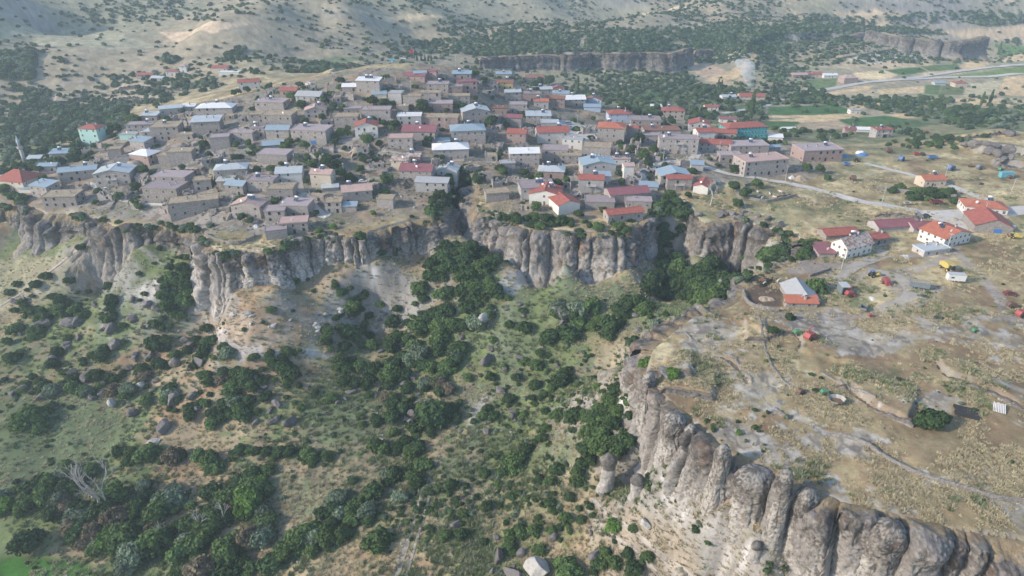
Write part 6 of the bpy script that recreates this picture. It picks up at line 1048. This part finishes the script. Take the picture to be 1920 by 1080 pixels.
t = veh('container', 1580, 549, 0, 'blue-grey metal container beside the red forage machine', 'container'); mb = MB(); mb.box(-1.5, 1.5, -2, 2, .1, 3.2); mb.build('body', PT['slate'], t); mb = MB(); mb.box(-1.55, 1.55, -2.05, 2.05, 3.203, 3.3); mb.build('roof', PT['silver'], t); mb = MB(); mb.box(-1.2, 1.2, -2.06, -2.003, .3, 3.0); mb.build('door', M_pane, t)
t = veh('caravan', 1790, 527, -10, 'white box caravan with one small window on the grass', 'caravan'); mb = MB(); mb.box(-2.9, 2.9, -1.2, 1.2, .6, 2.9); mb.build('body', PT['white'], t); mb = MB(); mb.box(-2.0, -1.0, -1.23, -1.203, 1.5, 2.1); mb.build('window', M_pane, t); mb = MB(); mb.box(-3, 3, -1.3, 1.3, 2.903, 3.0); mb.build('roof', PT['silver'], t); [wheel(t, x, y, .4) for x in (-.6, .6) for y in (-1, 1)]; mb = MB(); mb.tube([(2.9, 0, .7), (4.2, 0, .5)], .07, 5); mb.build('drawbar', PT['brown'], t)
def combine(px, py, rz, c, lb, sc=1.0):
    t = veh('combine_harvester', px, py, rz, lb, 'combine harvester', sc); prof(t, 'body', [(-3, 1.2), (1.4, 1.2), (1.4, 2.6), (.2, 3.3), (-1.8, 3.3), (-3.4, 2.4)], 2.2, PT[c]); prof(t, 'cab', [(1.45, 1.5), (2.7, 1.5), (2.5, 3.1), (1.45, 3.1)], 1.6, M_pane); prof(t, 'cab_roof', [(1.3, 3.11), (2.8, 3.11), (2.7, 3.3), (1.3, 3.3)], 1.8, PT[c]); prof(t, 'header', [(2.9, .3), (4.0, .25), (3.6, 1.1), (3.0, 1.2)], 4.2, PT[c])
    mb = MB(); mb.tube([(3.7, -2, 1.2), (3.7, 2, 1.2)], .5, 6); mb.build('reel', PT['brown'], t); prof(t, 'feeder', [(1.5, .9), (3.0, .5), (3.0, .9), (1.5, 1.5)], 1.0, PT[c]); mb = MB(); mb.tube([(-.4, 1.15, 3.2), (-.4, 2.6, 3.4)], .16, 6); mb.build('unloading_auger', PT[c], t)
    for y in (-1.2, 1.2): wheel(t, 1.4, y, .8, .5, c); wheel(t, -2.3, y * .85, .5, .35, c)
combine(1775,507,-80,'yellow','yellow combine harvester standing between farmhouse and caravan'); combine(1903,447,160,'yellow','yellow machine among scrap at the right edge',.7); combine(652,127,10,'red','red harvester on the skyline left of the flag',.9); combine(563,135,0,'red','orange-red harvester at the upper left hill lane',.8)
def baler(px, py, rz, c, lb, sc=1.0, arm=0):
    t = veh('farm_machine', px, py, rz, lb, 'farm machine', sc); prof(t, 'body', [(-1.4, .6), (1.2, .5), (1.5, 1.2), (.8, 2.1), (-1.0, 2.2), (-1.6, 1.3)], 1.7, PT[c]); prof(t, 'pickup', [(1.2, .15), (1.9, .15), (1.7, .8), (1.3, .9)], 2.0, PT[c]); mb = MB(); mb.tube([(1.5, 0, .9), (3.1, 0, .5)], .09, 5); mb.build('drawbar', PT[c], t)
    mb = MB(); mb.box(-.9, .6, -.9, -.853, .9, 1.8); mb.build('side_panel', PT['brown'], t)
    if arm: mb = MB(); mb.tube([(-.6, 0, 2.1), (-.8, 0, 3.4), (.2, 0, 4.0), (1.4, 0, 3.4)], [.18, .15, .13, .1], 6); mb.build('spout', PT[c], t)
    for y in (-1, 1): wheel(t, -.2, y, .5, .3, c)
for a_ in [(1660,532,-80,'red','bright red seed hopper machine on the yard'), (1592,556,10,'red','red forage harvester with raised spout beside the container',1,1), (1517,637,30,'red','red machine with tall spout alone on the slickrock meadow',1.25,1), (1632,594,0,'red','tiny red implement beside the track',.5), (1912,594,20,'red','red spreader at the right edge of the plateau',1.1), (1599,338,80,'brown','rusty red baler on the stony meadow',1.2), (1689,302,40,'blue','blue baler on the upper meadow',1.3,1), (1782,320,20,'blue','blue harrow machine above the lone cream house',1.4),
           (1666,287,0,'brown','rusty seed drill on the upper meadow',1.3), (1729,292,0,'black','dark implement beside the small red trailer',.9), (1819,313,70,'brown','rusty implement at the right of the upper meadow',.8), (1836,318,10,'slate','dark slate baler at the right of the upper meadow',1.2), (1874,320,40,'green','dark green implement near the turquoise kiosk',.8), (1827,623,10,'green','small green seed drill at the right of the slickrock',.6), (1545,740,0,'green','green drum machine left of the wooden cart',.7), (1895,577,0,'brown','rusty frame machine near the dark red car',1), (1737,250,0,'red','red implement far back on the upper meadow',1.0), (1893,335,0,'brown','rusty implement right of the turquoise kiosk',.8), (1500,738,30,'brown','rusty plough frame at the end of the stone row',.7), (1495,628,0,'green','dark green drum beside the red spout machine',.8)]: baler(*a_)
def tractor(px, py, rz, c, lb):
    t = veh('tractor', px, py, rz, lb, 'tractor'); prof(t, 'hood', [(0, .8), (1.8, .8), (1.8, 1.4), (0, 1.5)], .8, PT[c]); prof(t, 'cab', [(-1.2, 1.0), (0, 1.0), (-.1, 2.5), (-1.1, 2.5)], 1.2, M_pane); prof(t, 'cab_roof', [(-1.3, 2.51), (.05, 2.51), (0, 2.65), (-1.2, 2.65)], 1.4, PT[c])
    for y in (-.8, .8): wheel(t, -.7, y, .75, .4, 'yellow'); wheel(t, 1.4, y * .9, .4, .25, 'yellow')
tractor(1636,519,20,'blue','dark blue tractor with yellow tank behind on the yard'); tractor(1606,304,0,'brown','rusty old tractor left of the tarpaulined machine')
t = veh('water_tank', 1645, 518, 0, 'small yellow tank behind the dark blue tractor', 'tank'); mb = MB(); mb.tube([(-.9, 0, 1), (-.8, 0, 1), (.8, 0, 1), (.9, 0, 1)], [.4, .7, .7, .4], 12); mb.build('barrel', PT['yellow'], t, True); mb = MB(); mb.box(-.7, .7, -.5, .5, 0, .35); mb.build('skid', PT['brown'], t)
# wooden cart: splayed board sides
t = veh('wooden_cart', 1567, 757, 12, 'old wooden cart with splayed slatted sides near the rock shelters', 'cart'); k = 8
for i in range(k):
    a0, a1 = 2 * pi * i / k + .39, 2 * pi * (i + 1) / k + .39; c = [(1.9 * cos(a0), 1.5 * sin(a0), .9), (1.9 * cos(a1), 1.5 * sin(a1), .9)]; 
    for q in range(3):
        f0, f1 = 1 + .11 * q, 1 + .11 * q + .09; z0_, z1_ = .9 + q * .3, .9 + q * .3 + .25; mb = MB(); mb.poly([(c[0][0] * f0, c[0][1] * f0, z0_), (c[1][0] * f0, c[1][1] * f0, z0_), (c[1][0] * f1, c[1][1] * f1, z1_), (c[0][0] * f1, c[0][1] * f1, z1_)]); mb.poly([(c[0][0] * f0 * .96, c[0][1] * f0 * .96, z0_), (c[0][0] * f1 * .96, c[0][1] * f1 * .96, z1_), (c[1][0] * f1 * .96, c[1][1] * f1 * .96, z1_), (c[1][0] * f0 * .96, c[1][1] * f0 * .96, z0_)]); mb.build('board', M_conc, t)
mb = MB(); mb.poly([(1.9 * cos(2 * pi * i / k + .39), 1.5 * sin(2 * pi * i / k + .39), .9) for i in range(k)]); mb.build('floor', M_wood, t); [wheel(t, x, y, .45, .2) for x in (-1, 1) for y in (-.9, .9)]; mb = MB(); mb.tube([(2, 0, .8), (3.6, 0, .5)], .07, 5); mb.build('drawbar', M_wood, t)
def heap(name, px, py, wpx, hr, m, lb, seed, cat=None, noise=.3, pts=14, yr=.8):
    x, y, z = at(px, py); f = float(proj(x, y, z)[2]); r = wpx / 2 / FPX * f; a = np.linspace(0, 2 * pi, 22, endpoint=False)[None]; t = np.linspace(0, 1, 9)[:, None]; X = r * t * np.cos(a); Y = r * t * np.sin(a) * yr; Z = r * hr * (1 - t ** 2) - .3 * t
    X = X + 0 * Z; n_ = fbm(X + seed * 3, Y, r * .6, 3, seed); X = X * (1 + n_ * .3); Z = Z + n_ * noise * r * (1 - t ** 4); idx = np.arange(22 * 9).reshape(9, 22); F = np.stack([idx[:-1], idx[1:], np.roll(idx[1:], -1, 1), np.roll(idx[:-1], -1, 1)], -1).reshape(-1, 4)
    return tag(link(name, np_mesh(name, np.c_[X.ravel(), Y.ravel(), Z.ravel()], F, [m], name == 'tarpaulin'), None, (x, y, z), random.uniform(0, 3)), lb, cat or name.replace('_', ' '))
for i, a_ in enumerate([('tarpaulin', 1582, 293, 24, .35, PT['tarp'], 'crumpled bright blue tarpaulin on the upper meadow'), ('tarpaulin', 1616, 292, 24, .5, PT['tarp'], 'big blue tarpaulin over a machine beside a white one'), ('tarpaulin', 1612, 287, 16, .6, PT['white'], 'white tarpaulin over a machine behind the blue one'), ('hay_heap', 1790, 413, 18, .6, M_straw, 'round straw heap beside the gravel yard'), ('wood_heap', 1735, 406, 30, .3, PT['black'], 'dark heap of firewood at the back of the cattle shed'), ('earth_heap', 1500, 336, 30, .3, ROOF['tan'], 'brown earth heap at the start of the pale road'), ('rubble_heap', 1484, 333, 18, .3, PT['white'], 'white rubble heap left of the earth heap'),
    ('scrap_heap', 1735, 556, 24, .3, PT['black'], 'black scrap heap right of the big trailer'), ('ash_heap', 1760, 592, 34, .1, PT['black'], 'flat black burnt patch by the lower track'), ('scrap_heap', 1490, 492, 34, .25, M_conc, 'grey building scrap beside the white gabled house'), ('scrap_heap', 1900, 425, 20, .3, PT['white'], 'white scrap right of the big barn'), ('rubble_heap', 1637, 560, 22, .15, PT['white'], 'white debris below the yellow tank'), ('rubble_heap', 1618, 545, 8, .3, PT['white'], 'small white bags on the slope'), ('rubble_heap', 1700, 481, 26, .15, M_conc, 'pile of grey roofing sheets before the annex'), ('scrap_heap', 612, 405, 18, .2, PT['white'], 'white and red rubbish beside the promontory lane'), ('manure_heap', 1440, 560, 40, .12, ROOF['tan'], 'brown manure heap inside the muddy pen'), ('tarpaulin', 665, 390, 12, .2, PT['tarp'], 'small blue tarpaulin among rubble below the flat house'), ('tyre_heap', 1636, 637, 10, .3, PT['black'], 'black tyre lying on the slickrock'), ('scrap_heap', 1840, 345, 22, .12, PT['black'], 'dark brush pile below the slate baler'), ('scrap_heap', 480, 425, 22, .2, PT['silver'], 'grey scrap in the garden on the promontory')]): heap(*a_, i)
t = veh('kiosk', 1885, 333, 0, 'bright turquoise container kiosk at the right of the upper meadow', 'kiosk'); mb = MB(); mb.box(-3.2, 3.2, -1.3, 1.3, .3, 2.9); mb.build('body', PT['turq'], t); mb = MB(); mb.box(-3.3, 3.3, -1.4, 1.4, 2.903, 3.05); mb.build('roof', PT['turq'], t); [wheel(t, x, y, .35) for x in (-2, 2) for y in (-1, 1)]
t = veh('tent', 735, 116, 8, 'pale turquoise tent on the hilltop', 'tent'); prof(t, 'canvas', [(-3.6, 0), (3.6, 0), (3.2, 2.4), (-3.2, 2.8)], 4, PT['turq']); mb = MB(); mb.box(-.6, .6, -2.05, -2.003, 0, 2); mb.build('door', PT['white'], t)
t = veh('shelter', 756, 115, 0, 'white-roofed open shelter beside the turquoise tent', 'shelter'); mb = MB(); mb.box(-3.2, 3.2, -2.2, 2.2, 3, 3.25); mb.build('roof', PT['white'], t); [MB.build((lambda m: (m.cyl(x, y, 0, 3, .1, 5), m)[1])(MB()), 'post', M_steel, t) for x in (-3, 3) for y in (-2, 2)]; mb = MB(); mb.box(-2, 1, -1, 1.5, 0, 2.2); mb.build('back_room', M_conc, t)
# dark plank stack and white sheets by the shelters
t = veh('plank_stack', 1812, 775, -28, 'dark stack of long weathered planks by the rock shelter', 'plank stack')
for i in range(9): mb = MB(); mb.box(-2.8 + random.uniform(-.3, .3), 2.8 + random.uniform(-.3, .3), -2.2 + i * .5, -1.8 + i * .5, .05, .35 + .1 * (i % 3)); mb.build('plank', PT['black'], t)
t = veh('pipe_stack', 1872, 768, 60, 'bundle of white plastic pipes leaning at the rock shelter', 'pipe stack')
for i in range(8): mb = MB(); mb.tube([(-1.6, -1.4 + i * .38, .15), (1.4 + random.uniform(-.3, .3), -1.3 + i * .36, 1.0 + random.uniform(-.1, .2))], .13, 6); mb.build('pipe', PT['white'], t)
# animals
M_hide = {c: mat('hide_' + c, v, var=.2, vs=3, bump=.1) for c, v in dict(black=(.03, .028, .026), brown=(.14, .07, .04), white=(.60, .56, .50)).items()}
def animal_mesh(c, sheep=0):
    mb = MB(); k = .6 if sheep else 1.0
    mb.tube([(-1.0 * k, 0, 1.05 * k), (-.8 * k, 0, 1.1 * k), (0, 0, 1.02 * k), (.7 * k, 0, 1.1 * k), (1.0 * k, 0, 1.2 * k), (1.35 * k, 0, 1.3 * k), (1.5 * k, 0, 1.25 * k), (1.8 * k, 0, 1.0 * k)], [v * k for v in (.18, .36, .42, .38, .26, .17, .19, .09)], 8)
    for x, s in ((-.75, -1), (-.75, 1), (.65, -1), (.65, 1)): mb.tube([(x * k, s * .2 * k, .9 * k), ((x + (-.08 if x < 0 else .03)) * k, s * .22 * k, .45 * k), (x * k, s * .22 * k, 0)], [.14 * k, .07 * k, .06 * k], 5)
    for s in (-1, 1): mb.tube([(1.42 * k, s * .1 * k, 1.4 * k), (1.4 * k, s * .3 * k, 1.42 * k)], [.05 * k, .02 * k], 4)
    mb.tube([(-1.02 * k, 0, 1.15 * k), (-1.15 * k, 0, .6 * k)], [.05 * k, .02 * k], 4); return mb.mesh('sheep' if sheep else 'cow', M_hide[c], True)
AM = {c: animal_mesh(c) for c in ('black', 'brown', 'white')}; SH = animal_mesh('white', 1)
CW = [(1421,533),(1425,536),(1429,531),(1433,535),(1437,532),(1441,529),(1446,527),(1459,530),(1428,538)]
for i, (px, py) in enumerate(CW): x, y, z = at(px, py); c = ['black', 'black', 'brown', 'white'][i % 4]; o = link('cow', AM[c], None, (x, y, z), random.uniform(0, 6)); tag(o, '%s cow, %s from the left in the herd along the back pen wall' % (c, ORD[sorted(CW).index((px, py))] if (px, py) != min(CW) else 'first'), 'cow', 'cattle in the muddy pen')
for px, py, w_ in [(1420,362,'at the upper left of'),(1429,373,'at the lower middle of'),(1443,366,'in the centre of'),(1463,362,'rightmost in'),(1451,372,'at the lower right of'),(1421,371,'by the lower left wall of')]: x, y, z = at(px, py); tag(link('sheep', SH, None, (x, y, z), random.uniform(0, 6), 1.5), 'white sheep %s the curved stone pen above the gorge' % w_, 'sheep', 'sheep in the curved pen')
# smoke
x, y, z = at(1408, 168); n, m = 18, 16; a = np.linspace(0, 2 * pi, n, endpoint=False)[None]; t = np.linspace(0, 1, m)[:, None]; r = (1.2 + 8.5 * t ** .8) * np.sqrt(np.clip(1 - np.clip((t - .72) / .28, 0, 1) ** 2, .002, 1)); X = 1.25 * r * np.cos(a) - 13 * t ** 1.1; Y = r * np.sin(a); Z = 32 * t + 0 * a
d = fbm(X, Y, 6, 3, 5, Z); X = X + d * 4 * t; Z = Z + d * 3 * t; idx = np.arange(n * m).reshape(m, n); F = np.stack([idx[:-1], np.roll(idx[:-1], -1, 1), np.roll(idx[1:], -1, 1), idx[1:]], -1).reshape(-1, 4); V = np.c_[X.ravel(), Y.ravel(), Z.ravel()]; b0 = len(V)
V = np.vstack([V, [[0, 0, 0]], [[X[-1].mean(), 0, Z[-1].mean()]]]); caps = np.array([[j, (j + 1) % n, b0, b0] for j in range(n)]); me = bpy.data.meshes.new('smoke'); fl = [tuple(q) for q in F] + [((j + 1) % n, j, b0) for j in range(n)] + [(idx[-1, j], idx[-1, (j + 1) % n], b0 + 1) for j in range(n)]; me.from_pydata([tuple(v) for v in V], [], [tuple(int(i) for i in f_) for f_ in fl])
sm = bpy.data.materials.new('smoke'); sm.use_nodes = True; N = sm.node_tree.nodes; N.remove(N['Principled BSDF']); pv = N.new('ShaderNodeVolumePrincipled'); pv.inputs['Color'].default_value = (1, 1, 1, 1); tc = N.new('ShaderNodeTexCoord'); nz_ = N.new('ShaderNodeTexNoise'); nz_.inputs['Scale'].default_value = .16; nz_.inputs['Detail'].default_value = 4; mr = N.new('ShaderNodeMapRange'); mr.inputs[1].default_value = .38; mr.inputs[2].default_value = .62; mr.inputs[3].default_value = 0; mr.inputs[4].default_value = .18
sm.node_tree.links.new(tc.outputs['Object'], nz_.inputs['Vector']); sm.node_tree.links.new(nz_.outputs[0], mr.inputs[0]); sm.node_tree.links.new(mr.outputs[0], pv.inputs['Density']); sm.node_tree.links.new(pv.outputs[0], N['Material Output'].inputs['Volume']); me.materials.append(sm); tag(link('smoke', me, None, (x, y, z)), 'white smoke drifting up left from a fire in the valley grove', 'smoke', kind='stuff')
# ---------------------------------------------------------------- air
mb = MB(); mb.box(-6600, 6600, -200, 7000, -80, 330)
hm = bpy.data.materials.new('haze'); hm.use_nodes = True; N = hm.node_tree.nodes
N.remove(N['Principled BSDF']); pv = N.new('ShaderNodeVolumePrincipled'); pv.inputs['Density'].default_value = HAZE
pv.inputs['Color'].default_value = (.70, .86, 1.0, 1); pv.inputs['Anisotropy'].default_value = .2
hm.node_tree.links.new(pv.outputs[0], N['Material Output'].inputs['Volume'])
tag(mb.build('haze', hm), kind='stuff')
